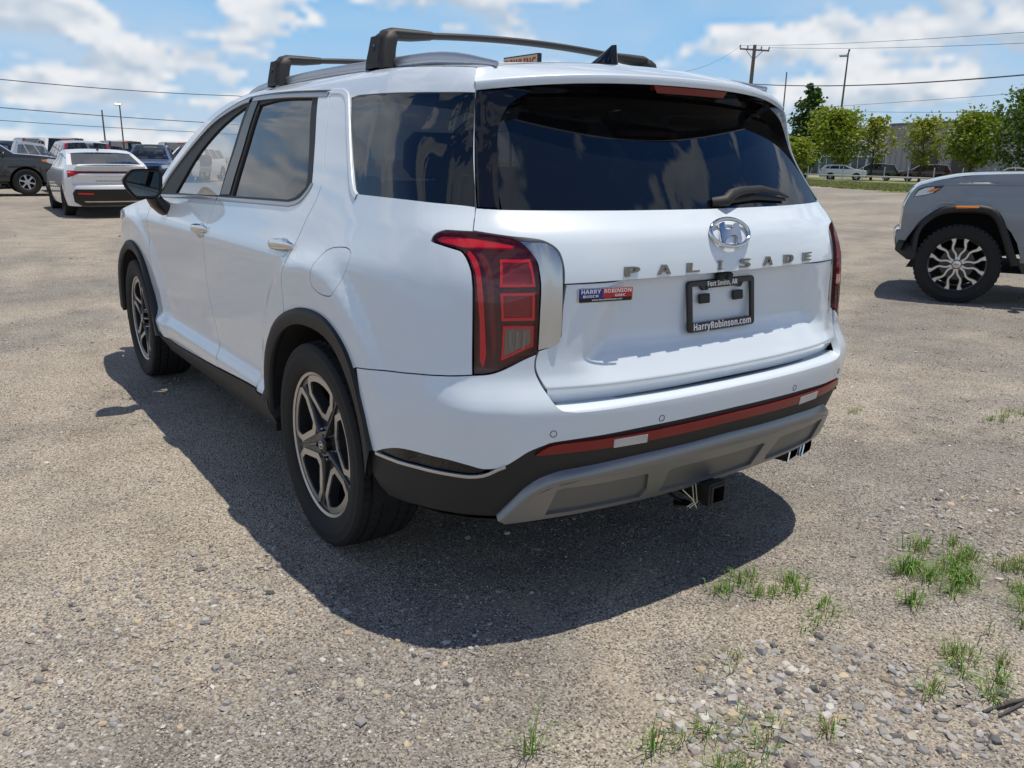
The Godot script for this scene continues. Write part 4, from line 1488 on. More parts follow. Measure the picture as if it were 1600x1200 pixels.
func suv_inside(car: Node3D):
	var ins := Node3D.new()
	ins.name = "interior"
	car.add_child(ins)
	var mb := MB.new()
	mb.box(Vector3(0, .47, -1.0), Vector3(1.7, .04, 3.4))
	put(mb, "floor", M.trim, ins)
	mb = MB.new()
	var rows := []
	for i in 9:
		var z := lerpf(-1.40, .55, i / 8.0)
		var line := PackedVector3Array()
		for k in 9:
			var x := lerpf(-.64, .64, k / 8.0)
			line.append(Vector3(x, roof_y(x, z) - .045, z))
		rows.append(line)
	mb.grid(rows, Vector3.DOWN)
	put(mb, "headliner", M.headliner, ins)
	for st in [[-.38, -1.25, .5], [.38, -1.25, .5], [-.38, -.35, .5], [.38, -.35, .5], [-.32, .30, .56], [.32, .30, .56]]:
		mb = MB.new()
		var y0: float = .66 if st[1] < .1 else .72
		mb.box(Vector3(st[0], y0, st[1] - .20), Vector3(st[2], .16, .52), Basis.IDENTITY, .05)
		mb.box(Vector3(st[0], y0 + .33, st[1] + .10), Vector3(st[2], .62, .14), Basis(Vector3.RIGHT, .22), .05)
		mb.box(Vector3(st[0], y0 + .73, st[1] + .19), Vector3(.27, .17, .10), Basis(Vector3.RIGHT, .15), .04)
		put(mb, "seat", M.seat, ins)
	mb = MB.new()
	mb.box(Vector3(0, .98, -2.18), Vector3(1.55, .26, .5), Basis.IDENTITY, .08)
	mb.box(Vector3(.0, 1.10, -2.05), Vector3(.62, .14, .03), Basis(Vector3.RIGHT, -.2), .01)
	put(mb, "dashboard", M.trim, ins)
	mb = MB.new()
	var ring := []
	for k in 25: ring.append(Vector3(-.38, 1.0, -1.85) + Basis(Vector3.RIGHT, -.45) * Vector3(cos(TAU * k / 24) * .185, sin(TAU * k / 24) * .185, 0))
	mb.tube(ring, .016, 8, false)
	mb.box(Vector3(-.38, 1.0, -1.85), Vector3(.33, .06, .03), Basis(Vector3.RIGHT, -.45), .01)
	put(mb, "steering_wheel", M.trim, ins)
# ---------------------------------------------------------------- other vehicles
# prof: [z, y, part] from the front bumper over the roof to the rear bumper; the part runs from its point to the next
func vehicle(t: Node3D, sp: Dictionary):
	var W: float = sp.W
	var prof: Array = sp.prof
	var belt: float = sp.belt
	var zF: float = prof[0][0]
	var zR: float = prof[prof.size() - 1][0]
	for p in prof:
		zF = minf(zF, p[0]); zR = maxf(zR, p[0])
	var k: float = sp.get("tumble", .40)
	var hw := func(z: float, y: float) -> float:
		var a := clampf((zF + .75 - z) / .75, 0, 1)
		var b := clampf((z - zR + .75) / .75, 0, 1)
		var w := W * (1.0 - .20 * pow(a, 2.4) - .17 * pow(b, 2.4))
		if y < belt: w -= .05 * pow(clampf((.62 - y) / .4, 0, 1), 2) + .035 * pow(clampf((y - .80) / (belt - .75), 0, 1), 2)
		else: w -= .035 + (y - belt) * k
		return w
	var side := surface_of(func(z: float, y: float) -> Vector3: return Vector3(-hw.call(z, y), y, z), Vector3(-1, 0, 0))
	var paint: Material = sp.paint
	var low_mat: Material = sp.get("low", paint)
	# side outline below the belt
	var outline := PackedVector2Array()
	var glassed := PackedVector2Array()
	var inside := false
	for p in prof:
		var q := Vector2(p[0], p[1])
		if p[2] == "windscreen": inside = true
		if inside: glassed.append(q)
		else: outline.append(q)
		if inside and (p[2] == "windscreen" and glassed.size() == 1): outline.append(q)
		if inside and p[2] in ["boot", "tail", "bed"]:
			inside = false
			outline.append(q)
	var low := outline
	for z in sp.axles:
		var c := circle(Vector2(z, sp.r), sp.r + sp.get("gap", .055), 28)
		var got := Geometry2D.clip_polygons(low, c)
		var best := PackedVector2Array()
		for g in got:
			if g.size() > best.size(): best = g
		low = best
	var mb := MB.new()
	mb.panel(low, [], side, Vector2(.12, .07), 0, .02)
	both(mb, "body_side", paint, t)
	mb = MB.new()
	var win: Array = sp.windows
	mb.panel(glassed, win, side, Vector2(.12, .08), 0, .012)
	both(mb, "pillars", sp.get("pillar", paint), t)
	for w in win:
		mb = MB.new()
		mb.panel(Geometry2D.offset_polygon(w, .003)[0], [], side, Vector2(.12, .08), -.006, 0)
		both(mb, "side_window", M.glass_far, t)
	# strips across the car
	var i := 0
	while i < prof.size() - 1:
		var part: String = prof[i][2]
		var run := [Vector2(prof[i][0], prof[i][1])]
		var j := i
		while j < prof.size() - 1 and prof[j][2] == part:
			j += 1
			run.append(Vector2(prof[j][0], prof[j][1]))
		i = j
		if part == "open": continue
		var pts := sm(run, 4)
		var glass := part in ["windscreen", "rear_window"]
		var rows := []
		for p in pts:
			var h: float = hw.call(p.x, p.y)
			var fwd := clampf((zF + .8 - p.x) / .8, 0, 1)
			var bwd := clampf((p.x - zR + .8) / .8, 0, 1)
			var line := PackedVector3Array()
			for q in 17:
				var u := lerpf(-1, 1, q / 16.0)
				var bulge := 1.0 - pow(absf(u), 2.6)
				var up := .03 if part in ["bonnet", "roof", "boot"] else 0.0
				var zz: float = p.x - float(sp.get("bulge", .16)) * fwd * bulge + .12 * bwd * bulge
				if part == "windscreen": zz -= .10 * bulge
				if part == "rear_window" or part == "roof": zz += .05 * bulge * (1.0 if part == "rear_window" else 0.0)
				line.append(Vector3(h * u, p.y + up * bulge, zz))
			rows.append(line)
		var mid: Vector3 = Vector3(0, 1.0, 0) if part in ["bonnet", "roof", "boot", "bed"] else Vector3(0, .35, -1 if run[0].x < (zF + zR) / 2 else 1)
		if glass:
			var inner := []
			var edge_l := []
			var edge_r := []
			for r in rows:
				inner.append(r.slice(1, 16)); edge_l.append(r.slice(0, 2)); edge_r.append(r.slice(15, 17))
			mb = MB.new()
			mb.grid(inner, mid)
			put(mb, part, M.glass_far, t)
			mb = MB.new()
			mb.grid(edge_l, mid)
			both(mb, "pillar", sp.get("pillar", paint), t)
		else:
			mb = MB.new()
			mb.grid(rows, mid)
			put(mb, part, low_mat if part in ["front_bumper", "rear_bumper"] else paint, t)
	# dark floor and wells
	mb = MB.new()
	mb.quad(Vector3(-W * .9, .34, zF + .15), Vector3(W * .9, .34, zF + .15), Vector3(W * .9, .34, zR - .15), Vector3(-W * .9, .34, zR - .15), Vector3.DOWN)
	put(mb, "underbody", M.liner, t)
	for z in sp.axles:
		mb = MB.new()
		mb.lathe([Vector2(sp.r + sp.get("gap", .055), -W * .975), Vector2(sp.r + sp.get("gap", .055), -W * .62), Vector2(.05, -W * .6)], 20, Transform3D(Basis.IDENTITY, Vector3(0, sp.r, z)), -1.38, 1.38, true)
		both(mb, "wheel_well", M.liner, t)
	# seats seen through the glass
	if sp.get("seats", true):
		for x in [-.36, .36]:
			mb = MB.new()
			mb.box(Vector3(x, belt - .15, sp.seat), Vector3(.48, .6, .14), Basis(Vector3.RIGHT, .2), .05)
			mb.box(Vector3(x, belt + .26, sp.seat + .09), Vector3(.26, .17, .10), Basis.IDENTITY, .04)
			put(mb, "seat", M.seat, t)
	for z in sp.axles:
		for sd in [-1.0, 1.0]: road_wheel(t, Vector3(sd * (W - .115), sp.r, z), sd > 0, sp.r, sp.get("rim", .6), sp.get("spokes", 6), sp.get("rim_mat", M.alloy), sp.get("sidewall", .115))
	if sp.get("mirrors", true):
		mb = MB.new()
		var mz: float = sp.seat - .75
		mb.box(Vector3(-hw.call(mz, belt) - .13, belt + .06, mz), Vector3(.20, .14, .10), Basis.IDENTITY, .04)
		mb.tube([Vector3(-hw.call(mz, belt) + .02, belt - .02, mz), Vector3(-hw.call(mz, belt) - .08, belt + .01, mz)], .025, 6)
		both(mb, "door_mirror", sp.get("mirror_mat", paint), t)
	# lamps and other flat pieces: [name, material, on "side" or "rear" or "front", outline]
	for e in sp.get("extras", []):
		mb = MB.new()
		if e[2] == "side":
			mb.panel(PackedVector2Array(V(e[3])), [], side, Vector2(.08, .06), e[4] if e.size() > 4 else .008, .02)
			both(mb, e[0], e[1], t)
		else:
			var s := 1.0 if e[2] == "rear" else -1.0
			var face := surface_of(func(x: float, y: float) -> Vector3:
				var z := end_of(prof, y, s)
				var h: float = hw.call(z, y)
				var bulge := 1.0 - pow(clampf(absf(x) / h, 0, 1), 2.6)
				var bw := clampf((z - zR + .8) / .8, 0, 1) if s > 0 else clampf((zF + .8 - z) / .8, 0, 1)
				return Vector3(x, y, z + s * (.12 if s > 0 else float(sp.get("bulge", .16))) * bw * bulge), Vector3(0, 0, s))
			mb.panel(PackedVector2Array(V(e[3])), [], face, Vector2(.08, .05), e[4] if e.size() > 4 else .010, .03)
			if e.size() > 5 and e[5]: both(mb, e[0], e[1], t)
			else: put(mb, e[0], e[1], t)

func end_of(prof: Array, y: float, s: float) -> float:
	var best := -s * 1e9
	for i in prof.size() - 1:
		var a := Vector2(prof[i][0], prof[i][1])
		var b := Vector2(prof[i + 1][0], prof[i + 1][1])
		if (a.y - y) * (b.y - y) <= 0.0 and absf(a.y - b.y) > 1e-6:
			var z := lerpf(a.x, b.x, (y - a.y) / (b.y - a.y))
			if s > 0: best = maxf(best, z)
			else: best = minf(best, z)
	return best

func road_wheel(parent: Node3D, at: Vector3, right: bool, R: float, rim: float, spokes: int, rim_mat: Material, half: float):
	var w := Node3D.new()
	w.name = "wheel"
	parent.add_child(w, true)
	w.position = at
	var r := R * rim
	var tyre := MB.new()
	tyre.lathe([Vector2(r, -half * .8), Vector2(r + .02, -half * .97), Vector2(R * .86, -half), Vector2(R * .95, -half * .97), Vector2(R, -half * .80), Vector2(R, half * .8), Vector2(R * .93, half), Vector2(r, half * .8)], 40)
	var face := MB.new()
	face.lathe([Vector2(r, -half * .8), Vector2(r * .96, -half * .82), Vector2(r * .93, -half * .6)], 40)
	face.lathe([Vector2(.075, -half * .3), Vector2(.075, -half * .62), Vector2(.05, -half * .68), Vector2(.0001, -half * .70)], 20)
	for k in spokes:
		var g := TAU * (k + .25) / spokes
		var d := Vector3(0, cos(g), sin(g))
		face.tube([d * .05 + Vector3(-half * .55, 0, 0), d * r * .5 + Vector3(-half * .6, 0, 0), d * r * .95 + Vector3(-half * .68, 0, 0)], [r * .17, r * .12, r * .16], 6, true, Vector2(.3, 1), Vector3(1, 0, 0))
	var back := MB.new()
	back.lathe([Vector2(r * .95, -half * .7), Vector2(r * .9, half * .2), Vector2(.02, half * .2)], 24, Transform3D.IDENTITY, 0, TAU, true)
	for it in [[tyre, "tyre", M.rubber], [face, "rim", rim_mat], [back, "rim_barrel", M.liner]]:
		put(it[0].mirrored() if right else it[0], it[1], it[2], w)

func ground_y(x: float, z: float) -> float:
	var a := -z - .6 * x - 5.0
	var up := .006 * (a if a > 4.0 else (0.0 if a < -4.0 else (a + 4.0) * (a + 4.0) / 16.0))
	return up * clampf(1.0 - (a - 60.0) / 400.0, 0.2, 1.0)

func on_ground(x: float, z: float) -> Vector3: return Vector3(x, ground_y(x, z), z)

func paint_mat(called: String, r: float, g: float, b: float, metal := 0.0) -> StandardMaterial3D:
	return mat(called, lin(r, g, b), .35, metal, 1.0)

func pickup_spec(paint: Material, L := 5.8, H := 1.92, W := 1.0) -> Dictionary:
	var f := -L * .5
	var b := L * .5
	return {"W": W, "belt": 1.20, "r": .40, "axles": [f + .95, b - 1.2], "paint": paint, "seat": -.35, "low": M.chrome_dark, "tumble": .30, "gap": .07,
		"prof": [[f + .05, .38, "front_bumper"], [f, .62, "grille"], [f + .03, 1.05, "bonnet"], [f + .25, 1.18, "bonnet"], [f + 1.25, 1.24, "windscreen"], [f + 1.75, H - .10, "windscreen"], [f + 2.0, H - .02, "roof"], [f + 2.7, H, "roof"], [f + 3.55, H - .03, "rear_window"], [f + 3.80, 1.28, "bed"], [b - .04, 1.30, "tail"], [b, 1.26, "tail"], [b - .02, .80, "rear_bumper"], [b + .05, .74, "rear_bumper"], [b + .03, .50, "rear_bumper"]],
		"windows": [PackedVector2Array(V([f + 1.55, 1.26, f + 1.95, H - .14, f + 2.50, H - .12, f + 2.52, 1.26])), PackedVector2Array(V([f + 2.60, 1.26, f + 2.58, H - .12, f + 3.35, H - .13, f + 3.52, 1.27]))],
		"extras": [["tail_lamp", M.lamp_mid, "rear", [.78, 1.24, .93, 1.24, .93, .84, .80, .84], .012, true], ["headlamp", M.clear_lens, "front", [.55, 1.06, .86, 1.06, .86, .88, .60, .88], .012, true], ["number_plate", M.white_print, "rear", [-.16, .70, .16, .70, .16, .56, -.16, .56], .012, false], ["stop_lamp", M.lamp_red, "rear", [-.16, H - .055, .16, H - .055, .16, H - .10, -.16, H - .10], .015, false]]}

func suv_spec(paint: Material, L := 4.6, H := 1.66, W := .93) -> Dictionary:
	var f := -L * .5
	var b := L * .5
	return {"W": W, "belt": 1.06, "r": .36, "axles": [f + .9, b - .95], "paint": paint, "seat": -.15, "low": M.plastic, "tumble": .42,
		"prof": [[f + .08, .30, "front_bumper"], [f, .55, "front_bumper"], [f + .02, .70, "grille"], [f + .08, .92, "bonnet"], [f + .35, 1.00, "bonnet"], [f + 1.10, 1.10, "windscreen"], [f + 1.95, H - .06, "windscreen"], [f + 2.2, H - .01, "roof"], [f + 2.9, H, "roof"], [b - .38, H - .08, "rear_window"], [b - .10, 1.14, "tail"], [b, .92, "tail"], [b, .66, "rear_bumper"], [b - .06, .34, "rear_bumper"]],
		"windows": [PackedVector2Array(V([f + 1.42, 1.11, f + 2.05, H - .12, f + 2.45, H - .10, f + 2.47, 1.10])), PackedVector2Array(V([f + 2.54, 1.10, f + 2.54, H - .10, f + 3.25, H - .12, f + 3.40, 1.12])), PackedVector2Array(V([f + 3.47, 1.12, f + 3.34, H - .13, b - .55, H - .16, b - .38, 1.16]))],
		"extras": [["headlamp", M.clear_lens, "front", [.50, .88, .80, .90, .80, .78, .55, .74], .012, true], ["tail_lamp", M.lamp_mid, "rear", [.55, 1.06, .84, 1.06, .84, .90, .60, .90], .012, true], ["grille_mesh", M.gloss_black, "front", [-.45, .84, .45, .84, .42, .58, -.42, .58], .008, false], ["number_plate", M.white_print, "rear", [-.16, .82, .16, .82, .16, .70, -.16, .70], .012, false]]}

func sedan_spec(paint: Material, L := 4.6, H := 1.42, W := .91) -> Dictionary:
	var f := -L * .5
	var b := L * .5
	return {"W": W, "belt": .94, "r": .325, "axles": [f + .88, b - 1.0], "paint": paint, "seat": -.05, "low": paint, "tumble": .45,
		"prof": [[f + .08, .22, "front_bumper"], [f, .45, "front_bumper"], [f + .03, .66, "bonnet"], [f + .4, .80, "bonnet"], [f + 1.20, .96, "windscreen"], [f + 2.05, H - .05, "windscreen"], [f + 2.3, H, "roof"], [f + 2.8, H - .005, "roof"], [b - 1.35, H - .08, "rear_window"], [b - .50, 1.10, "boot"], [b - .10, 1.10, "boot"], [b - .01, 1.085, "tail"], [b - .06, .97, "tail"], [b + .0, .90, "tail"], [b - .05, .72, "rear_bumper"], [b + .01, .64, "rear_bumper"], [b, .40, "rear_bumper"], [b - .08, .24, "rear_bumper"]],
		"windows": [PackedVector2Array(V([f + 1.42, .97, f + 2.08, H - .10, f + 2.50, H - .07, f + 2.52, .98])), PackedVector2Array(V([f + 2.58, .98, f + 2.56, H - .07, f + 3.0, H - .10, f + 3.38, 1.03, f + 3.30, .99]))],
		"extras": [["headlamp", M.clear_lens, "front", [.50, .68, .82, .70, .82, .60, .55, .58], .012, true]]}

func turn_to(o: Node3D, facing: Vector2):   # (x, z) towards which its front looks
	o.rotation.y = atan2(-facing.x, -facing.y)

func lot():
	var g := "vehicles parked across the lot"
	mat("glass_far", lin(.012, .016, .020), .0, 0, 0, .60)
	mat("alloy", lin(.50, .50, .51), .3, .9)
	mat("alloy_dark", lin(.03, .03, .032), .3, .5)
	mat("amber", lin(.80, .22, .02), .2)
	paint_mat("white_b", .74, .75, .76)
	paint_mat("grey_b", .085, .088, .095, .5)
	paint_mat("dark_grey_b", .030, .031, .034, .4)
	paint_mat("red_b", .22, .012, .018, .1)
	paint_mat("navy_b", .012, .018, .034, .3)
	paint_mat("blue_b", .05, .10, .20, .3)
	paint_mat("silver_b", .40, .41, .43, .6)
	paint_mat("tan_b", .46, .41, .33, .5)
	paint_mat("truck_grey", .185, .205, .235, .35)
	# white saloon seen from behind
	var t := thing("saloon_car", "white saloon with a full width red light bar parked in front of the dark SUV", "car", on_ground(1.56, -19.7), -.03, g)
	var sp := sedan_spec(M.white_b, 4.70)
	var b := 2.35
	sp.rim_mat = M.alloy_dark
	sp.mirrors = false
	sp.extras = [["tail_lamp", M.lamp_mid, "rear", [.40, .965, .86, .985, .86, .845, .66, .915], .014, true], ["light_bar", M.lamp_dull, "rear", [-.62, .965, .62, .965, .62, .930, -.62, .930], .013, false], ["diffuser", M.gloss_soft, "rear", [-.74, .60, .74, .60, .80, .52, .78, .34, .62, .24, -.62, .24, -.78, .34, -.80, .52], .012, false], ["fog_reflector", M.lamp_red, "rear", [.40, .515, .70, .525, .70, .50, .42, .49], .02, true], ["diffuser_strip", M.satin_light, "rear", [-.60, .36, .60, .36, .56, .335, -.56, .335], .02, false], ["boot_lip", M.white_b, "rear", [-.62, 1.09, .62, 1.09, .70, 1.065, -.70, 1.065], .03, false], ["number_plate_recess", M.silver_b, "rear", [-.30, .88, .30, .88, .34, .76, -.34, .76], .004, false]]
	vehicle(t, sp)
	var mb := MB.new()
	mb.tube([Vector3(0, 1.41, .62), Vector3(0, 1.47, .72)], [.02, .008], 6, true, Vector2(1, 2))
	put(mb, "fin_aerial", M.gloss_black, t)
	# dark SUV facing right
	t = thing("offroad_suv", "dark grey offroad SUV with silver six spoke wheels at the left edge of the photo", "suv", Vector3(.83 - 1.45, .17, -28.3), -PI / 2, g)
	sp = suv_spec(M.dark_grey_b, 4.85, 1.82, .96)
	sp.r = .395; sp.rim = .56; sp.belt = 1.16
	sp.axles = [-1.45, 1.36]; sp.gap = .075
	var f := -2.425
	sp.prof = [[f + .10, .42, "front_bumper"], [f, .62, "front_bumper"], [f + .03, .80, "grille"], [f + .06, 1.06, "bonnet"], [f + .30, 1.16, "bonnet"], [f + 1.25, 1.24, "windscreen"], [f + 1.95, 1.74, "windscreen"], [f + 2.2, 1.80, "roof"], [f + 3.0, 1.82, "roof"], [2.12, 1.76, "rear_window"], [2.33, 1.24, "tail"], [2.40, .95, "tail"], [2.42, .70, "rear_bumper"], [2.34, .42, "rear_bumper"]]
	sp.windows = [PackedVector2Array(V([f + 1.52, 1.24, f + 2.05, 1.68, f + 2.52, 1.70, f + 2.54, 1.23])), PackedVector2Array(V([f + 2.62, 1.23, f + 2.60, 1.70, f + 3.30, 1.70, f + 3.42, 1.24])), PackedVector2Array(V([f + 3.52, 1.24, f + 3.42, 1.70, f + 4.3, 1.67, f + 4.48, 1.25]))]
	sp.extras = [["headlamp", M.clear_lens, "side", [f + .04, .92, f + .07, 1.07, f + .30, 1.10, f + .50, 1.05, f + .30, .96]], ["side_marker", M.amber, "side", [f + .36, 1.02, f + .38, 1.08, f + .52, 1.07, f + .50, 1.02], .014], ["fog_lamp_bezel", M.plastic, "side", [f + .10, .66, f + .10, .80, f + .42, .80, f + .36, .66]]]
	vehicle(t, sp)
	# rows behind
	var rows := [
		["suv", "pale silver SUV with a large windscreen behind the dark offroad SUV", "silver_b", .92, -35.2, 2.6, "suv"],
		["pickup_truck", "dark red crew cab pickup left of the white pickup", "red_b", 2.79, -41.05, .1, "pickup"],
		["pickup_truck", "white pickup seen from behind with a red roof stop lamp", "white_b", 3.49, -38.95, .05, "pickup"],
		["crossover", "red crossover whose roof shows just above the white saloon", "red_b", 2.72, -29.97, .0, "suv"],
		["suv", "grey SUV between the white and the navy pickup", "grey_b", 6.54, -50.63, .3, "suv"],
		["pickup_truck", "navy blue pickup seen from behind, left of the blue crossover", "navy_b", 6.86, -44.49, .1, "pickup"],
		["suv", "white SUV far off between the navy and the grey pickup", "white_b", 11.60, -59.85, 2.9, "suv"],
		["crossover", "deep blue crossover facing the camera behind the door mirror", "blue_b", 6.49, -36.4, 2.85, "suv"],
		["pickup_truck", "grey pickup seen from behind, right of the blue crossover", "grey_b", 9.27, -42.94, -.05, "pickup"],
		["crossover", "white crossover beside the blue one, partly behind the windscreen pillar", "white_b", 9.7, -41.8, 2.5, "suv"]]
	for r in rows:
		var p := Vector2(r[3], r[4])
		t = thing(r[0], r[1], "pickup" if r[6] == "pickup" else ("car" if r[6] == "sedan" else "suv"), on_ground(p.x, p.y), r[5], g)
		var spec: Dictionary = pickup_spec(M[r[2]]) if r[6] == "pickup" else (sedan_spec(M[r[2]]) if r[6] == "sedan" else suv_spec(M[r[2]], 4.6, 1.70))
		if r[6] == "sedan": spec.extras.append(["tail_lamp", M.lamp_mid, "rear", [.45, .95, .84, .95, .84, .82, .50, .82], .012, true])
		vehicle(t, spec)
	far_cars(g)
	grey_truck(g)

func far_cars(g: String):
	var t := thing("hatchback", "white hatchback parked under the trees beyond the fence", "car", on_ground(72.5, -46.5), 0, g)
	turn_to(t, Vector2(.55, .83))
	vehicle(t, suv_spec(M.white_b, 4.2, 1.52, .88))
	t = thing("saloon_car", "tan saloon whose roof shows above the grey pickup's bonnet", "car", on_ground(66.0, -28.0), 0, g)
	turn_to(t, Vector2(-.50, -.86))
	vehicle(t, sedan_spec(M.tan_b, 4.7, 1.46))
	t = thing("suv", "dark maroon SUV in front of the warehouse door", "suv", on_ground(79.5, -42.2), 0, g)
	turn_to(t, Vector2(-.5, -.86))
	paint_mat("maroon_b", .05, .008, .010, .2)
	vehicle(t, suv_spec(M.maroon_b))
	t = thing("suv", "black SUV beside the maroon one at the warehouse", "suv", on_ground(77.0, -46.2), 0, g)
	turn_to(t, Vector2(-.5, -.86))
	vehicle(t, suv_spec(M.dark_grey_b))

func grey_truck(g: String):
	# its near front wheel stands at (6.697, -1.595)
	var th := .455
	var B := Basis(Vector3.UP, th)
	var zf := -1.85
	var t := thing("pickup_truck", "blue grey pickup with black wheel arches and split spoke alloys at the right edge", "pickup", Vector3(6.697, 0, -1.595) - B * Vector3(-.93, 0, zf + .04), th, g)
	var n := zf - .60
	var sp := pickup_spec(M.truck_grey, 5.4, 1.80, .955)
	sp.axles = [zf, zf + 3.34]
	sp.r = .405; sp.rim = .66; sp.gap = .155; sp.belt = 1.22; sp.low = M.truck_grey
	sp.bulge = .06
	var b := 2.62
	sp.prof = [[n + .10, .45, "front_bumper"], [n + .0, .52, "front_bumper"], [n - .03, .70, "front_bumper"], [n + .02, .73, "grille"], [n + .02, .95, "grille"], [n + .07, 1.10, "bonnet"], [n + .13, 1.175, "bonnet"], [n + .22, 1.215, "bonnet"], [n + .40, 1.265, "bonnet"], [n + .66, 1.305, "bonnet"], [n + 1.35, 1.335, "windscreen"], [n + 2.0, 1.73, "windscreen"], [n + 2.25, 1.79, "roof"], [n + 2.9, 1.80, "roof"], [n + 3.7, 1.77, "rear_window"], [n + 3.9, 1.28, "bed"], [b - .04, 1.29, "tail"], [b, 1.25, "tail"], [b - .02, .78, "rear_bumper"], [b + .05, .72, "rear_bumper"], [b + .03, .48, "rear_bumper"]]
	sp.windows = [PackedVector2Array(V([n + 1.65, 1.30, n + 2.15, 1.68, n + 2.68, 1.69, n + 2.70, 1.28])), PackedVector2Array(V([n + 2.78, 1.28, n + 2.76, 1.69, n + 3.5, 1.67, n + 3.66, 1.29]))]
	var hub := Vector2(zf, .405)
	var at := func(a: Array) -> Array:
		var o := []
		for i in range(0, a.size(), 2):
			o.append(a[i] + zf + .05); o.append(a[i + 1])
		return o
	sp.extras = [
		["headlamp", M.clear_lens, "side", at.call([-.535, 1.075, -.50, 1.135, -.44, 1.165, -.36, 1.178, -.36, 1.12, -.44, 1.095])],
		["headlamp_amber", M.amber, "side", at.call([-.42, 1.125, -.38, 1.155, -.30, 1.168, -.36, 1.125]), .012],
		["headlamp_housing", M.gloss_black, "side", at.call([-.545, 1.07, -.51, 1.15, -.44, 1.178, -.27, 1.190, -.35, 1.118, -.45, 1.088]), .006],
		["bonnet_line", M.truck_grey, "side", at.call([-.40, 1.195, .10, 1.205, .55, 1.212, .9, 1.222, .9, 1.255, .55, 1.232, .10, 1.222, -.36, 1.212]), .012],
		["tail_lamp", M.lamp_mid, "rear", [.74, 1.20, .90, 1.20, .90, .84, .78, .84], .012, true]]
	vehicle(t, sp)
	# the near front wheel arch: black flare with squared shoulders and an amber marker
	var o := sm(V(at.call([-.525, .52, -.515, .70, -.45, .83, -.29, .965, -.14, 1.005, .14, 1.008, .27, .93, .36, .76, .45, .55, .51, .44])), 3)
	var q := sm(V(at.call([-.445, .52, -.435, .71, -.375, .82, -.26, .905, -.10, .935, .13, .932, .235, .86, .31, .70, .38, .53, .43, .42])), 3)
	var w: float = sp.W
	var mb := MB.new()
	var rows := []
	for k in 40:
		var a := along(o, k / 39.0)
		var c := along(q, k / 39.0)
		var back := -w * (1.0 - .20 * pow(clampf((n - .03 + .75 - a.x) / .75, 0, 1), 2.4))
		rows.append(PackedVector3Array([Vector3(back + .03, a.y, a.x), Vector3(back - .022, a.y, a.x), Vector3(minf(back, -w * .93) - .045, lerpf(a.y, c.y, .45), lerpf(a.x, c.x, .45)), Vector3(-w - .02, c.y, c.x), Vector3(-w + .02, c.y - .005, c.x), Vector3(-w + .14, c.y - .02, c.x)]))
	mb.grid(rows, Vector3(-1, .2, 0))
	both(mb, "wheel_arch_flare", M.plastic, t)
	mb = MB.new()
	mb.box(Vector3(-w - .034, .985, zf + .02), Vector3(.02, .024, .21), Basis(Vector3.FORWARD, -.2), .006)
	both(mb, "side_marker", M.amber, t)
	mb = MB.new()
	mb.tube([Vector3(-w * .80, .56, n + .02), Vector3(-w * .93, .50, n + .14), Vector3(-w * .97, .47, n + .26)], [.07, .075, .05], 8, true, Vector2(1.1, .6))
	both(mb, "bumper_corner", M.plastic, t)
	# split spoke wheel, modelled facing -x
	var wl: Node3D
	for c in t.get_children():
		if c.name.begins_with("wheel") and c is Node3D and not c is MeshInstance3D and c.position.x < 0 and absf(c.position.z - zf) < .01: wl = c
	for c in wl.get_children(): c.free()
	var R := .405
	var ty := MB.new()
	ty.lathe([Vector2(.272, -.09), Vector2(.285, -.118), Vector2(.31, -.128), Vector2(.345, -.130), Vector2(.348, -.127), Vector2(.375, -.126), Vector2(.390, -.118)], 64)
	for k in 48:
		for s in [-1.0, 1.0]:
			var gg: float = TAU * (k + .25 * s) / 48
			ty.box(Vector3(s * .095, cos(gg) * .397, sin(gg) * .397), Vector3(.05, .022, .036), Basis(Vector3.RIGHT, gg), .004)
			var g2: float = TAU * (k + .5) / 48
			ty.box(Vector3(s * .035, cos(g2) * .398, sin(g2) * .398), Vector3(.055, .018, .036), Basis(Vector3.RIGHT, g2) * Basis(Vector3.UP, .3 * s), .004)
	ty.lathe([Vector2(.390, -.118), Vector2(.392, 0), Vector2(.390, .118), Vector2(.25, .09)], 64)
	put(ty, "tyre", M.rubber, wl)
	var dk := MB.new()
	dk.lathe([Vector2(.274, -.098), Vector2(.265, -.085), Vector2(.25, -.04), Vector2(.245, .09)], 56, Transform3D.IDENTITY, 0, TAU, true)
	put(dk, "rim_barrel", M.liner, wl)
	mb = MB.new()
	mb.lathe([Vector2(.262, -.088), Vector2(.275, -.100), Vector2(.281, -.097)], 56)
	put(mb, "rim_lip", M.rim_dark, wl)
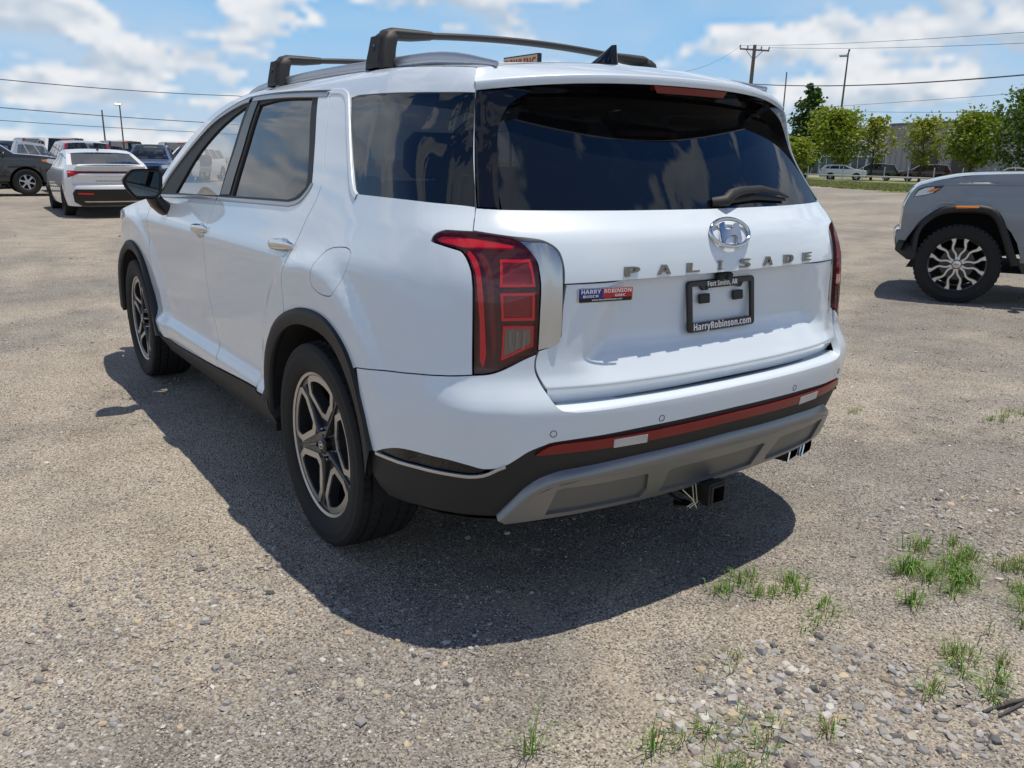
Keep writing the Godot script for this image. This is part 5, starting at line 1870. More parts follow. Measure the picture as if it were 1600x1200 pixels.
	for k in 6:
		var gk := TAU * (k + .5) / 6
		var spk := MB.new()
		var face := MB.new()
		var tw := Transform3D(Basis(Vector3(0, 0, 1), Vector3(0, 1, 0), Vector3(-1, 0, 0)), Vector3(-.066, 0, 0))
		for sgn in [-1.0, 1.0]:
			var line := sm(V([.046, .010, .090, .016, .120, .032, .146, .052, .180, .058, .222, .052, .267, .062]), 3)
			var wide := [.012, .009, .0085, .0085, .009, .012, .026]
			var l1 := PackedVector2Array()
			var l2 := PackedVector2Array()
			var d1 := PackedVector2Array()
			var d2 := PackedVector2Array()
			for i in line.size():
				var dir := (line[mini(i + 1, line.size() - 1)] - line[maxi(i - 1, 0)]).normalized()
				var nrm := Vector2(-dir.y, dir.x)
				var fi := i / float(line.size() - 1) * 6.0
				var hwd := lerpf(wide[int(fi)], wide[mini(6, int(fi) + 1)], fi - int(fi))
				l1.append(((line[i] + nrm * hwd) * Vector2(1, sgn)).rotated(gk)); l2.append(((line[i] - nrm * hwd) * Vector2(1, sgn)).rotated(gk))
				d1.append(((line[i] + nrm * (hwd + .007)) * Vector2(1, sgn)).rotated(gk)); d2.append(((line[i] - nrm * (hwd + .007)) * Vector2(1, sgn)).rotated(gk))
			l2.reverse()
			d2.reverse()
			face.prism(join([l1, l2]), tw * Transform3D(Basis.IDENTITY, Vector3(0, 0, .018)), .008, 0.0)
			spk.prism(join([d1, d2]), tw * Transform3D(Basis.IDENTITY, Vector3(0, 0, -.03)), .046, 0.0)
		put(spk, "spoke", M.rim_dark, wl)
		put(face, "spoke_face", M.machined_bright, wl)
		mb = MB.new()
		var nv := Vector2(.0625, 0).rotated(gk + PI / 6)
		mb.lathe([Vector2(.011, -.06), Vector2(.011, -.088), Vector2(.0001, -.09)], 6, Transform3D(Basis.IDENTITY, Vector3(0, nv.x, nv.y)))
		put(mb, "wheel_nut", M.chrome, wl)
	mb = MB.new()
	mb.lathe([Vector2(.07, -.03), Vector2(.068, -.07), Vector2(.045, -.078)], 32)
	put(mb, "hub", M.rim_dark, wl)
	mb = MB.new()
	mb.lathe([Vector2(.041, -.07), Vector2(.040, -.095), Vector2(.030, -.099), Vector2(.0001, -.100)], 32)
	put(mb, "hub_cap", M.machined_bright, wl)
	mb = MB.new()
	mb.add(words("GMC", .050, .016, .002), Transform3D(Basis(Vector3(0, 0, 1), Vector3(0, 1, 0), Vector3(-1, 0, 0)), Vector3(-.101, 0, 0)))
	put(mb, "hub_lettering", M.red_print, wl)
	mb = MB.new()
	mb.lathe([Vector2(.06, -.02), Vector2(.165, -.02), Vector2(.165, .01)], 40)
	put(mb, "brake_disc", M.rim_dark, wl)
# ---------------------------------------------------------------- ground, gravel, weeds
var patch_noise := FastNoiseLite.new()
var rng := RandomNumberGenerator.new()

func sandy(x: float, z: float) -> float:   # 0 loose stones .. 1 packed sand
	return smoothstep(.22, .78, .52 + .75 * patch_noise.get_noise_2d(x * 22.0, z * 34.0) + .45 * patch_noise.get_noise_2d(x * 90.0 + 40.0, z * 90.0) + .30 * patch_noise.get_noise_2d(x * 380.0, z * 380.0 + 11.0))

func noise_tex(kind: int, freq: float, size: int, ramp: Array, octaves := 1, ret := FastNoiseLite.RETURN_CELL_VALUE, sd := 3, jitter := 1.0) -> NoiseTexture2D:
	var n := FastNoiseLite.new()
	n.seed = sd
	n.noise_type = kind
	n.frequency = freq
	n.cellular_return_type = ret
	n.cellular_jitter = jitter
	n.fractal_type = FastNoiseLite.FRACTAL_FBM if octaves > 1 else FastNoiseLite.FRACTAL_NONE
	n.fractal_octaves = octaves
	var t := NoiseTexture2D.new()
	t.width = size
	t.height = size
	t.seamless = true
	t.seamless_blend_skirt = .08
	t.noise = n
	if ramp.size():
		var g := Gradient.new()
		var off := PackedFloat32Array()
		var col := PackedColorArray()
		for r in ramp:
			off.append(r[0]); col.append(r[1])
		g.offsets = off
		g.colors = col
		t.color_ramp = g
	return t

func land():
	rng.seed = 77
	patch_noise.seed = 5
	patch_noise.frequency = .01
	patch_noise.fractal_octaves = 4
	var m := mat("gravel_ground", lin(.90, .90, .90), .95)
	m.vertex_color_use_as_albedo = true
	m.albedo_texture = noise_tex(FastNoiseLite.TYPE_CELLULAR, .27, 1024, [[0.0, Color(.30, .285, .28)], [.10, Color(.47, .45, .43)], [.28, Color(.62, .595, .565)], [.55, Color(.71, .685, .645)], [.78, Color(.765, .74, .70)], [.92, Color(.83, .81, .78)], [1.0, Color(.88, .87, .85)]])
	m.uv1_triplanar = true
	m.uv1_world_triplanar = true
	m.uv1_scale = Vector3(.71, .71, .71)
	m.heightmap_enabled = true
	m.heightmap_scale = .8
	m.heightmap_texture = noise_tex(FastNoiseLite.TYPE_CELLULAR, .16, 1024, [], 3, FastNoiseLite.RETURN_DISTANCE)
	m.heightmap_flip_texture = true
	m.detail_enabled = true
	m.detail_blend_mode = BaseMaterial3D.BLEND_MODE_MUL
	m.detail_uv_layer = BaseMaterial3D.DETAIL_UV_2
	m.uv2_triplanar = true
	m.uv2_world_triplanar = true
	m.uv2_scale = Vector3(.13, .13, .13)
	m.detail_albedo = noise_tex(FastNoiseLite.TYPE_SIMPLEX_SMOOTH, .012, 1024, [[0.0, Color(.84, .83, .82)], [.4, Color(.94, .935, .93)], [1.0, Color(1, 1, 1)]], 5)
	var mb := MB.new()
	var rad := [0.0]
	while rad[rad.size() - 1] < 2600.0:
		var r: float = rad[rad.size() - 1]
		rad.append(r + (.07 if r < 4.0 else r * .08 * clampf((r - 2.0) / 6.0, .22, 1.0)))
	var seg := 220
	var c := Vector2(-1.0, 1.3)
	var pos := []
	for r in rad:
		var line := PackedVector3Array()
		for k in seg + 1:
			var a := TAU * k / seg
			var x: float = c.x + cos(a) * r
			var z: float = c.y + sin(a) * r
			var b := 0.0
			if r < 60: b = .012 * patch_noise.get_noise_2d(x * 160.0, z * 160.0) + .016 * patch_noise.get_noise_2d(x * 40.0 + 9.0, z * 40.0) + .006 * patch_noise.get_noise_2d(x * 700.0, z * 700.0)
			line.append(Vector3(x, ground_y(x, z) + b * clampf((60.0 - r) / 20.0, 0, 1), z))
		pos.append(line)
	var nn := []
	for j in pos.size():
		var line := PackedVector3Array()
		for k in seg + 1:
			var du: Vector3 = pos[j][(k + 1) % seg] - pos[j][(k - 1 + seg) % seg]
			var dv: Vector3 = pos[mini(j + 1, pos.size() - 1)][k] - pos[maxi(j - 1, 0)][k]
			var q := dv.cross(du)
			if j == 0: q = Vector3.UP
			q = q.normalized()
			line.append(q if q.y > 0 else -q)
		nn.append(line)
	var cols := []
	for j in pos.size():
		var line := PackedColorArray()
		for k in seg + 1:
			var p: Vector3 = pos[j][k]
			var s := sandy(p.x, p.z)
			line.append(Color(.68, .675, .675).lerp(Color(1.0, .955, .89), s))
		cols.append(line)
	for j in pos.size() - 1:
		for k in seg:
			for q in [[[j, k], [j, k + 1], [j + 1, k + 1]], [[j, k], [j + 1, k + 1], [j + 1, k]]]:
				if j == 0 and q[0] == [j, k] and q[1] == [j, k + 1]: continue
				var a: Vector3 = pos[q[0][0]][q[0][1]]
				var b2: Vector3 = pos[q[1][0]][q[1][1]]
				var d: Vector3 = pos[q[2][0]][q[2][1]]
				var order := [q[0], q[1], q[2]]
				if (b2 - a).cross(d - a).y > 0: order = [q[0], q[2], q[1]]
				for o in order:
					mb.v.append(pos[o[0]][o[1]]); mb.n.append(nn[o[0]][o[1]]); mb.c.append(cols[o[0]][o[1]])
	structure(mb, "gravel_ground", m)
	stones()

func stone_mesh(sd: int, flat: float) -> ArrayMesh:
	var r := RandomNumberGenerator.new()
	r.seed = sd
	var mb := MB.new()
	# an uneven block: two skewed rings of five or six corners, chipped
	var k := r.randi_range(5, 6)
	var lo := PackedVector3Array()
	var mid := PackedVector3Array()
	var hi := PackedVector3Array()
	for i in k:
		var a := TAU * (i + r.randf_range(-.3, .3)) / k
		var q := r.randf_range(.7, 1.1)
		lo.append(Vector3(cos(a) * q * .85, -.4 * flat, sin(a) * q * .6))
		mid.append(Vector3(cos(a) * q, r.randf_range(-.1, .2) * flat, sin(a) * q * .72))
		hi.append(Vector3(cos(a) * q * r.randf_range(.55, .8), r.randf_range(.65, 1.0) * flat, sin(a) * q * r.randf_range(.4, .6)))
	for i in k:
		var j := (i + 1) % k
		mb.quad(lo[i], lo[j], mid[j], mid[i], mid[i])
		mb.quad(mid[i], mid[j], hi[j], hi[i], mid[i] + Vector3.UP * .3)
		mb.flat(Vector3(0, .9 * flat, 0), hi[i], hi[j], Vector3.UP)
	return mb.mesh()

const STONE_COLOURS := [[.36, .345, .32], [.31, .295, .28], [.40, .375, .34], [.38, .335, .28], [.25, .245, .24], [.52, .50, .47], [.23, .19, .175], [.36, .345, .34], [.12, .12, .125], [.44, .36, .26], [.30, .25, .24]]

func stones():
	var m := mat("stone", Color.WHITE, .9)
	m.vertex_color_use_as_albedo = true
	var shapes := []
	for i in 5: shapes.append(stone_mesh(100 + i, [.38, .20, .60, .16, .26][i]))
	var bufs := []
	for i in 5: bufs.append(PackedFloat32Array())
	var heap := [[-1.62, .45, .42, 1.0], [-1.55, .05, .35, .8], [-.36, 1.60, .34, 2.6], [-.05, 1.84, .22, 2.0], [1.25, 1.35, .45, 1.3], [-.42, 1.52, .14, 1.8], [-1.25, .95, .30, .7]]
	var n := 0
	var put_one := func(x: float, z: float, size: float):
		var i := rng.randi_range(0, 4)
		var q: Array = STONE_COLOURS[mini(10, int(pow(rng.randf(), 1.35) * 11))]
		var tone := rng.randf_range(.82, 1.15)
		var b := Basis(Vector3.UP, rng.randf() * TAU) * Basis(Vector3(rng.randf_range(-1, 1), 0, rng.randf_range(-1, 1)).normalized(), rng.randf_range(0, .45))
		b = b.scaled(Vector3(size, size, size))
		var bump := .012 * patch_noise.get_noise_2d(x * 160.0, z * 160.0) + .016 * patch_noise.get_noise_2d(x * 40.0 + 9.0, z * 40.0) + .006 * patch_noise.get_noise_2d(x * 700.0, z * 700.0)
		var y := ground_y(x, z) + bump + size * .02
		var f: PackedFloat32Array = PackedFloat32Array([b.x.x, b.y.x, b.z.x, x, b.x.y, b.y.y, b.z.y, y, b.x.z, b.y.z, b.z.z, z, q[0] * tone, q[1] * tone, q[2] * tone, 1.0])
		bufs[i].append_array(f)
	for k in 260000:
		# denser towards the camera's feet
		var u := rng.randf()
		var r := 1.25 + 3.9 * u if k < 160000 else 4.6 + 12.0 * u * u
		var a := -.6185 + rng.randf_range(-.78, .78)
		var x := -2.03 - sin(a) * r
		var z := 2.68 - cos(a) * r
		var s := sandy(x, z)
		if rng.randf() < s * .85: continue
		var size := .0018 + .0046 * pow(rng.randf(), 2.6)
		if r > 5.0: size *= 1.5 + (r - 5.0) * .08
		var e := rng.randf()
		if e > .985: size *= 2.6
		put_one.call(x, z, size)
	for h in heap:
		for k in int(2200 * h[2]):
			var rr: float = h[2] * sqrt(rng.randf()) * (1.0 if rng.randf() < .7 else 1.5)
			var a := rng.randf() * TAU
			put_one.call(h[0] + cos(a) * rr * 1.3, h[1] + sin(a) * rr * .8, (.0035 + .016 * pow(rng.randf(), 3.0)) * (.75 + .25 * h[3]) * (1.0 if rr < h[2] else .7))
	for i in 5:
		var mm := MultiMesh.new()
		mm.transform_format = MultiMesh.TRANSFORM_3D
		mm.use_colors = true
		mm.mesh = shapes[i]
		shapes[i].surface_set_material(0, m)
		mm.instance_count = bufs[i].size() / 16
		mm.buffer = bufs[i]
		var o := MultiMeshInstance3D.new()
		o.name = numbered("loose_gravel")
		o.multimesh = mm
		o.set_meta("kind", "stuff")
		o.set_meta("label", "loose crushed stone chips scattered over the packed sandy ground")
		o.set_meta("category", "gravel")
		add_child(o)
	# the stones that stand out singly
	for d in [[-1.41, -.02, .026, 8, "dark square stone left of the SUV's shadow edge"], [-1.49, .33, .022, 7, "pale grey stone lying alone left of the shadow"], [-.47, 1.56, .030, 8, "black angular stone in the heap of slabs at the bottom right"], [-.50, 1.53, .034, 9, "orange brown flat stone beside the black one"], [-.57, 1.50, .036, 5, "broad pale slab left of the black stone"], [-.27, 1.66, .030, 5, "flat light slab at the top of the stone heap"], [-.06, 1.85, .026, 0, "pale squarish stone right of the stone heap"], [-1.30, 1.02, .024, 4, "blunt grey stone near the bottom left edge"]]:
		var q: Array = STONE_COLOURS[d[3]]
		var mb := MB.new()
		var src: Array = shapes[d[3] % 5].surface_get_arrays(0)
		var b := Basis(Vector3.UP, d[0] * 9.0).scaled(Vector3(d[2], d[2] * .8, d[2]))
		for i in src[Mesh.ARRAY_VERTEX].size():
			mb.v.append(b * src[Mesh.ARRAY_VERTEX][i])
			mb.n.append((b * src[Mesh.ARRAY_NORMAL][i]).normalized())
		var sm2 := mat("stone_single_%d" % d[3], lin(q[0], q[1], q[2]), .9)
		var o := single(mb, "stone", sm2, d[4], "stone", "larger loose stones")
		o.position = Vector3(d[0], ground_y(d[0], d[1]) + .004, d[1])

func blade(mb: MB, at: Vector3, h: float, w: float, lean: Vector3, col: Color):
	var side := lean.cross(Vector3.UP).normalized() * w
	if side.length() < 1e-6: side = Vector3(w, 0, 0)
	var p0 := at
	var p1 := at + Vector3.UP * h * .55 + lean * h * .25
	var p2 := at + Vector3.UP * h * maxf(.25, .95 - .42 * lean.length()) + lean * h * .8
	var nm := (lean * -1.0 + Vector3.UP * .6).normalized()
	var k := mb.v.size()
	mb.flat(p0 - side, p0 + side, p1 + side * .7, nm)
	mb.flat(p0 - side, p1 + side * .7, p1 - side * .7, nm)
	mb.flat(p1 - side * .7, p1 + side * .7, p2, nm)
	for i in mb.v.size() - k: mb.c.append(col)

func weeds():
	var m := mat("grass_blade", Color.WHITE, .6)
	m.vertex_color_use_as_albedo = true
	m.backlight_enabled = true
	m.backlight = Color(.5, .6, .3)
	var g := "tufts of grass growing in the gravel"
	for d in [
		[.06, 1.10, .075, .060, 70, 0.0, "low grass tuft at the right edge of the SUV's shadow"],
		[.13, 1.21, .085, .060, 90, 0.0, "second low grass tuft, just in front of the one at the shadow edge"],
		[.10, 1.37, .075, .055, 46, .1, "thin flat grass tuft between the shadow and the thick clump"],
		[.20, 1.33, .030, .05, 12, .0, "single leafy sprig right of the thin flat tuft"],
		[.58, 1.45, .150, .085, 330, .05, "thick bright green grass clump at the right, the largest"],
		[.82, 1.36, .140, .075, 150, .25, "loose grass behind the thick clump at the right"],
		[.92, 1.60, .130, .080, 130, .35, "half dry grass at the right edge beside the thick clump"],
		[.78, 1.70, .080, .075, 80, .2, "grass tuft cut by the right edge of the photo"],
		[.15, 1.79, .110, .080, 130, .15, "wispy grass tuft in front of the thick clump, lower right"],
		[.45, 1.78, .110, .060, 60, .5, "sparse dry grass near the right edge above the stick"],
		[-1.0, 1.335, .022, .120, 14, .05, "tall single weed at the bottom middle of the photo"],
		[-.63, 1.61, .110, .060, 120, .2, "grass patch at the bottom edge left of the stone heap"],
		[-.71, 1.49, .050, .075, 34, .1, "small upright tuft above the bottom grass patch"],
		[-.42, 1.66, .090, .05, 50, .35, "dry tuft at the bottom edge below the stone heap"],
		[2.93, .67, .140, .050, 110, .3, "pale grass patch on the right, level with the tailpipes"],
		[2.2, .1, .06, .04, 30, .4, "tiny pale tuft on the open gravel right of the bumper"],
		[-.35, 1.37, .06, .06, 16, .4, "few thin stalks between the shadow and the stone heap"]]:
		var mb := MB.new()
		var hearts := []
		for k in maxi(1, int(d[2] * 60.0)):
			var ha := rng.randf() * TAU
			var hr: float = d[2] * sqrt(rng.randf())
			hearts.append(Vector2(cos(ha) * hr * 1.5, sin(ha) * hr * .8))
		for k in int(d[4] * 2.0):
			var a := rng.randf() * TAU
			var r: float = minf(d[2], .030) * absf(rng.randfn()) * .75
			var heart: Vector2 = hearts[rng.randi() % hearts.size()]
			var lean := Vector3(cos(a + rng.randf_range(-1, 1)), 0, sin(a + rng.randf_range(-1, 1))) * rng.randf_range(.3, 1.6)
			var dry: bool = rng.randf() < d[5] + .06
			var col := Color(.30, .25, .12) if dry else Color(.085, .20, .03).lerp(Color(.22, .36, .06), rng.randf())
			blade(mb, Vector3(heart.x + cos(a) * r * 1.2, -.004, heart.y + sin(a) * r), d[3] * rng.randf_range(.45, 1.1), rng.randf_range(.0009, .0022), lean, col)
		var o := single(mb, "grass_tuft", m, d[6], "grass tuft", g)
		o.position = on_ground(d[0], d[1])
	var mb := MB.new()
	mb.tube([Vector3(0, .012, 0), Vector3(.09, .015, .02), Vector3(.2, .010, .055)], [.004, .007, .003], 5)
	mb.tube([Vector3(.02, .010, .03), Vector3(.10, .012, .04), Vector3(.22, .008, .05)], [.003, .005, .002], 5)
	mat("bark", lin(.085, .075, .07), .9)
	var o := single(mb, "stick", M.bark, "dark splintered stick lying at the bottom right edge", "stick")
	o.position = on_ground(.04, 1.90)

# ---------------------------------------------------------------- beyond the lot
func tree(at: Vector3, label: String, high: float, wide: float, leaf: Material, leaves: int, low: float, sd: int, cone := 0.0, lean := 0.0):
	var t := thing("tree", label, "tree", at, 0, "trees along the fence")
	var r := RandomNumberGenerator.new()
	r.seed = sd
	var wood := MB.new()
	var tips := []
	var trunk := []
	for i in 6:
		var u := i / 5.0
		trunk.append(Vector3(lean * u * u * high + r.randf_range(-.05, .05) * high * .1, u * high * .86, r.randf_range(-.05, .05) * high * .1))
	wood.tube(trunk, [high * .022, high * .017, high * .013, high * .009, high * .006, high * .002], 8)
	var limbs := 26
	for i in limbs:
		var u := lerpf(low, .97, pow((i + r.randf()) / limbs, .9))
		var k := u * 5.0 * .999
		var p: Vector3 = trunk[int(k)].lerp(trunk[int(k) + 1], k - int(k))
		var a := i * 2.4 + r.randf_range(-.4, .4)
		var v := (u - low) / (1.0 - low)
		var reach: float = wide * (lerpf(sin(PI * clampf(.18 + .75 * v, 0, 1)), 1.0 - .9 * v, cone)) * r.randf_range(.7, 1.1)
		var d := Vector3(cos(a), 0, sin(a))
		var e := p + d * reach + Vector3.UP * reach * lerpf(.75, .25, cone) * r.randf_range(.6, 1.2)
		var m := p.lerp(e, .5) + Vector3.UP * reach * .05
		wood.tube([p, m, e], [high * .006, high * .004, high * .0012], 5, false)
		tips.append([p.lerp(e, .45), reach * .40]); tips.append([e, reach * .42]); tips.append([p.lerp(e, .75), reach * .5])
		for s in 2:
			var b := m + Vector3(r.randf_range(-1, 1), r.randf_range(.0, .8), r.randf_range(-1, 1)) * reach * .45
			wood.tube([m, b], [high * .003, high * .001], 4, false)
			tips.append([b, reach * .35])
	put(wood, "trunk", M.bark_far, t)
	var crown := MB.new()
	for k in leaves:
		var q = tips[r.randi() % tips.size()]
		var o: Vector3 = Vector3(r.randfn(), r.randfn() * .8, r.randfn()) * float(q[1]) * .55
		var p: Vector3 = q[0] + o
		if p.y < low * high * .8: continue
		var s := r.randf_range(.07, .16) * lerpf(.8, 1.2, high / 10.0)
		var b := Basis.from_euler(Vector3(r.randf() * TAU, r.randf() * TAU, r.randf() * TAU))
		var w := b.x * s
		var h := b.y * s * 1.3
		var nm := (b.z if b.z.y > 0 else -b.z)
		var f := b.z * s * .35
		var n0 := crown.v.size()
		crown.flat(p - w + f, p + h, p - h, nm)
		crown.flat(p + w + f, p + h, p - h, nm)
		var tone := r.randf_range(.7, 1.25)
		for i in crown.v.size() - n0: crown.c.append(Color(tone, tone * r.randf_range(.97, 1.03), tone))
	put(crown, "crown", leaf, t)

func leaf_mat(called: String, r: float, g: float, b: float) -> StandardMaterial3D:
	var m := mat(called, lin(r, g, b), .55)
	m.vertex_color_use_as_albedo = true
	m.backlight_enabled = true
	m.backlight = Color(.8, .85, .4)
	return m

func beyond():
	mat("bark_far", lin(.075, .06, .05), .9)
	leaf_mat("leaf_dark", .07, .14, .03)
	leaf_mat("leaf_bright", .30, .36, .045)
	leaf_mat("leaf_yellow", .34, .36, .06)
	leaf_mat("leaf_mid", .12, .20, .03)
	# camera foot (-2.03, 2.68); bearings of the trees from there
	var from := Vector2(-2.03, 2.68)
	var row := [
		[.812, -.584, 98.0, "tall dark green tree with a pointed top, leftmost of the row", 11.4, 2.7, "leaf_dark", 5200, .10, 31, .75, 0.0],
		[.829, -.559, 90.0, "bushy yellow green tree behind the lamp post", 7.2, 2.9, "leaf_bright", 5400, .22, 32, .15, 0.0],
		[.850, -.527, 92.0, "thin open tree with bare twigs, between the bushy tree and the warehouse corner", 6.6, 2.2, "leaf_yellow", 1300, .22, 33, .1, 0.0],
		[.874, -.486, 90.0, "sparse yellowish tree with bare branches before the warehouse wall", 6.3, 2.3, "leaf_yellow", 1500, .22, 34, .1, 0.0],
		[.8955, -.445, 88.0, "full bright green tree before the warehouse, second from the right edge", 6.6, 2.6, "leaf_bright", 4200, .18, 35, .1, .03],
		[.918, -.397, 84.0, "large dark green tree at the right edge of the photo", 8.4, 3.5, "leaf_mid", 6500, .10, 36, .1, 0.0],
		[.806, -.592, 84.0, "low green tree half hidden behind the SUV's right shoulder", 4.0, 2.0, "leaf_bright", 2200, .15, 37, .1, 0.0],
		[.937, -.349, 88.0, "green tree just outside the right edge behind the grey pickup", 7.0, 3.0, "leaf_mid", 3000, .15, 38, .1, 0.0]]
	for q in row:
		var p: Vector2 = from + Vector2(q[0], q[1]) * q[2]
		tree(on_ground(p.x, p.y), q[3], q[4], q[5], M[q[6]], q[7], q[8], q[9], q[10], q[11])
	warehouse()
	fence()
	poles()
	sign_board()

func wall_box(t: Node3D, called: String, a: Vector2, b: Vector2, deep: float, y0: float, y1: float, m: Material):
	# a wall block from a to b on the plan, going back from the camera
	var d := (b - a).normalized()
	var o := Vector2(-d.y, d.x)
	if o.x < 0: o = -o
	var mb := MB.new()
	var q := [a, b, b + o * deep, a + o * deep]
	for i in 4:
		var p: Vector2 = q[i]
		var s: Vector2 = q[(i + 1) % 4]
		var out := Vector2((s - p).y, -(s - p).x)
		if out.dot((p + s) / 2 - (q[0] + q[2]) / 2) < 0: out = -out
		mb.quad(Vector3(p.x, y0, p.y), Vector3(s.x, y0, s.y), Vector3(s.x, y1, s.y), Vector3(p.x, y1, p.y), Vector3(out.x, 0, out.y))
	mb.quad(Vector3(q[0].x, y1, q[0].y), Vector3(q[1].x, y1, q[1].y), Vector3(q[2].x, y1, q[2].y), Vector3(q[3].x, y1, q[3].y), Vector3.UP)
	return put(mb, called, m, t)

func warehouse():
	mat("metal_wall", lin(.26, .262, .265), .6)
	mat("metal_trim", lin(.10, .10, .105), .5)
	mat("pale_wall", lin(.42, .45, .50), .7)
	mat("dark_opening", lin(.02, .022, .025), .4)
	mat("glass_shop", lin(.03, .06, .06), .02)
	var a := Vector2(109.4, -64.3)
	var u := Vector2(-.236, .972)
	var w := thing("warehouse", "long grey metal warehouse behind the trees on the right", "building")
	var b := a + u * 62.0
	wall_box(w, "wall", a, b, 45, 0, 6.9, M.metal_wall)
	var n := Vector2(-.972, -.236)
	wall_box(w, "eaves_trim", a + n * .15 - u * .15, b + n * .15, 45.3, 6.9, 7.15, M.metal_trim)
	# upright ribs of the cladding, each a slim raised fold
	var rib := MB.new()
	for k in 62:
		var p := a + u * (k + .5)
		rib.box(Vector3(p.x + n.x * .03, 3.45, p.y + n.y * .03), Vector3(.06, 6.9, .10), Basis(Vector3.UP, atan2(u.x, u.y)))
	var ribs := put(rib, "cladding_rib", M.metal_wall, w)
	ribs.set_meta("kind", "stuff")
	for q in [[6.5, 4.2, 3.6], [12.5, 3.4, 3.2]]:
		var p: Vector2 = a + u * float(q[0]) + n * .05
		var mb := MB.new()
		mb.box(Vector3(p.x, q[2] / 2, p.y), Vector3(.12, q[2], q[1]), Basis(Vector3.UP, atan2(u.x, u.y)))
		put(mb, "loading_door", M.dark_opening, w)
	var c := thing("office_building", "pale office wing with a glazed front left of the grey warehouse", "building")
	var a2 := Vector2(113.0, -83.0)
	var b2 := Vector2(110.5, -64.8)
	wall_box(c, "wall", a2, b2, 30, 0, 6.4, M.pale_wall)
	wall_box(c, "parapet", a2 + n * .2, b2 + n * .2, 30, 6.4, 6.9, M.white_b)
	var d := (b2 - a2).normalized()
	for k in 6:
		var p := a2 + d * (1.8 + 2.9 * k) + n * .05
		var mb := MB.new()
		mb.box(Vector3(p.x, 1.45, p.y), Vector3(.10, 2.5, 2.3), Basis(Vector3.UP, atan2(d.x, d.y)))
		var win := put(mb, "window", M.glass_shop, c)
		mb = MB.new()
		mb.box(Vector3(p.x - .05, 2.76, p.y), Vector3(.14, .12, 2.4), Basis(Vector3.UP, atan2(d.x, d.y)))
		mb.box(Vector3(p.x - .05, 1.45, p.y), Vector3(.14, 2.5, .08), Basis(Vector3.UP, atan2(d.x, d.y)))
		put(mb, "frame", M.satin_light, win)

func fence():
	mat("galvanised", lin(.48, .48, .47), .5, .4)
	var f := thing("pipe_fence", "low galvanised pipe rail fence along the grass verge", "fence")
	var a := Vector2(66.0, -47.6)
	var b := Vector2(44.0, -4.0)
	var d := (b - a).normalized()
	var len := a.distance_to(b)
	var k := 0
	var post_mesh: ArrayMesh
	while k * 3.0 < len:
		var p := a + d * 3.0 * k
		var mb := MB.new()
		mb.tube([Vector3.ZERO, Vector3(0, 1.30, 0)], .038, 6)
		mb.lathe([Vector2(.045, 1.28), Vector2(.03, 1.34), Vector2(.0001, 1.35)], 8, Transform3D(Basis(Vector3(0, 0, 1), Vector3(1, 0, 0), Vector3(0, 1, 0)).transposed(), Vector3.ZERO))
		var o := put(mb, "post", M.galvanised, f)
		o.position = on_ground(p.x, p.y)
		k += 1
	var mb := MB.new()
	mb.tube([Vector3(a.x, .62, a.y), Vector3(b.x, .62, b.y)], .055, 8)
	put(mb, "rail", M.galvanised, f)
	mb = MB.new()
	mb.tube([Vector3(a.x, .20, a.y), Vector3(b.x, .20, b.y)], .03, 6)
	put(mb, "rail", M.galvanised, f)
	# verge
	var m := mat("grass_ground", lin(.95, .95, .95), .95)
	m.albedo_texture = noise_tex(FastNoiseLite.TYPE_SIMPLEX, .04, 512, [[0.0, Color(.33, .36, .17)], [.5, Color(.44, .48, .22)], [1.0, Color(.58, .57, .34)]], 4)
	m.uv1_triplanar = true
	m.uv1_world_triplanar = true
	m.uv1_scale = Vector3(.12, .12, .12)
	var n := Vector2(-d.y, d.x)
	if n.x > 0: n = -n
	mb = MB.new()
	var rows := []
	for i in 2:
		var line := PackedVector3Array()
		for j in 61:
			var p := a - d * 30 + d * (len + 60.0) * (j / 60.0) + n * (9.0 + 1.2 * sin(j * 1.7) + .8 * sin(j * .6) if i == 0 else -16.0)
			line.append(Vector3(p.x, ground_y(p.x, p.y) + .012, p.y))
		rows.append(line)
	mb.grid(rows, Vector3.UP)
	structure(mb, "grass_verge", m)
	var tuft := MB.new()
	for k2 in 9:
		var an := rng.randf() * TAU
		blade(tuft, Vector3(cos(an), 0, sin(an)) * rng.randf() * .12, rng.randf_range(.06, .16), .012, Vector3(cos(an), 0, sin(an)) * .4, Color(1, 1, 1))
	var gm := mat("verge_blade", lin(.17, .21, .055), .7)
	gm.vertex_color_use_as_albedo = true
	var me := tuft.mesh()
	me.surface_set_material(0, gm)
	var buf := PackedFloat32Array()
	for k3 in 14000:
		var p := a - d * 25 + d * rng.randf() * (len + 45.0) + n * lerpf(9.6, -3.0, rng.randf())
		var s := rng.randf_range(.6, 1.3)
		var bb := Basis(Vector3.UP, rng.randf() * TAU).scaled(Vector3(s, s, s))
		var t := rng.randf_range(.7, 1.3)
		buf.append_array(PackedFloat32Array([bb.x.x, bb.y.x, bb.z.x, p.x, bb.x.y, bb.y.y, bb.z.y, ground_y(p.x, p.y) + .01, bb.x.z, bb.y.z, bb.z.z, p.y, t * rng.randf_range(.9, 1.3), t, t, 1.0]))
	var mm := MultiMesh.new()
	mm.transform_format = MultiMesh.TRANSFORM_3D
	mm.use_colors = true
	mm.mesh = me
	mm.instance_count = buf.size() / 16
	mm.buffer = buf
	var o := MultiMeshInstance3D.new()
	o.name = "verge_grass"
	o.multimesh = mm
	o.set_meta("kind", "stuff")
	o.set_meta("label", "short grass growing on the verge along the fence")
	o.set_meta("category", "grass")
	add_child(o)

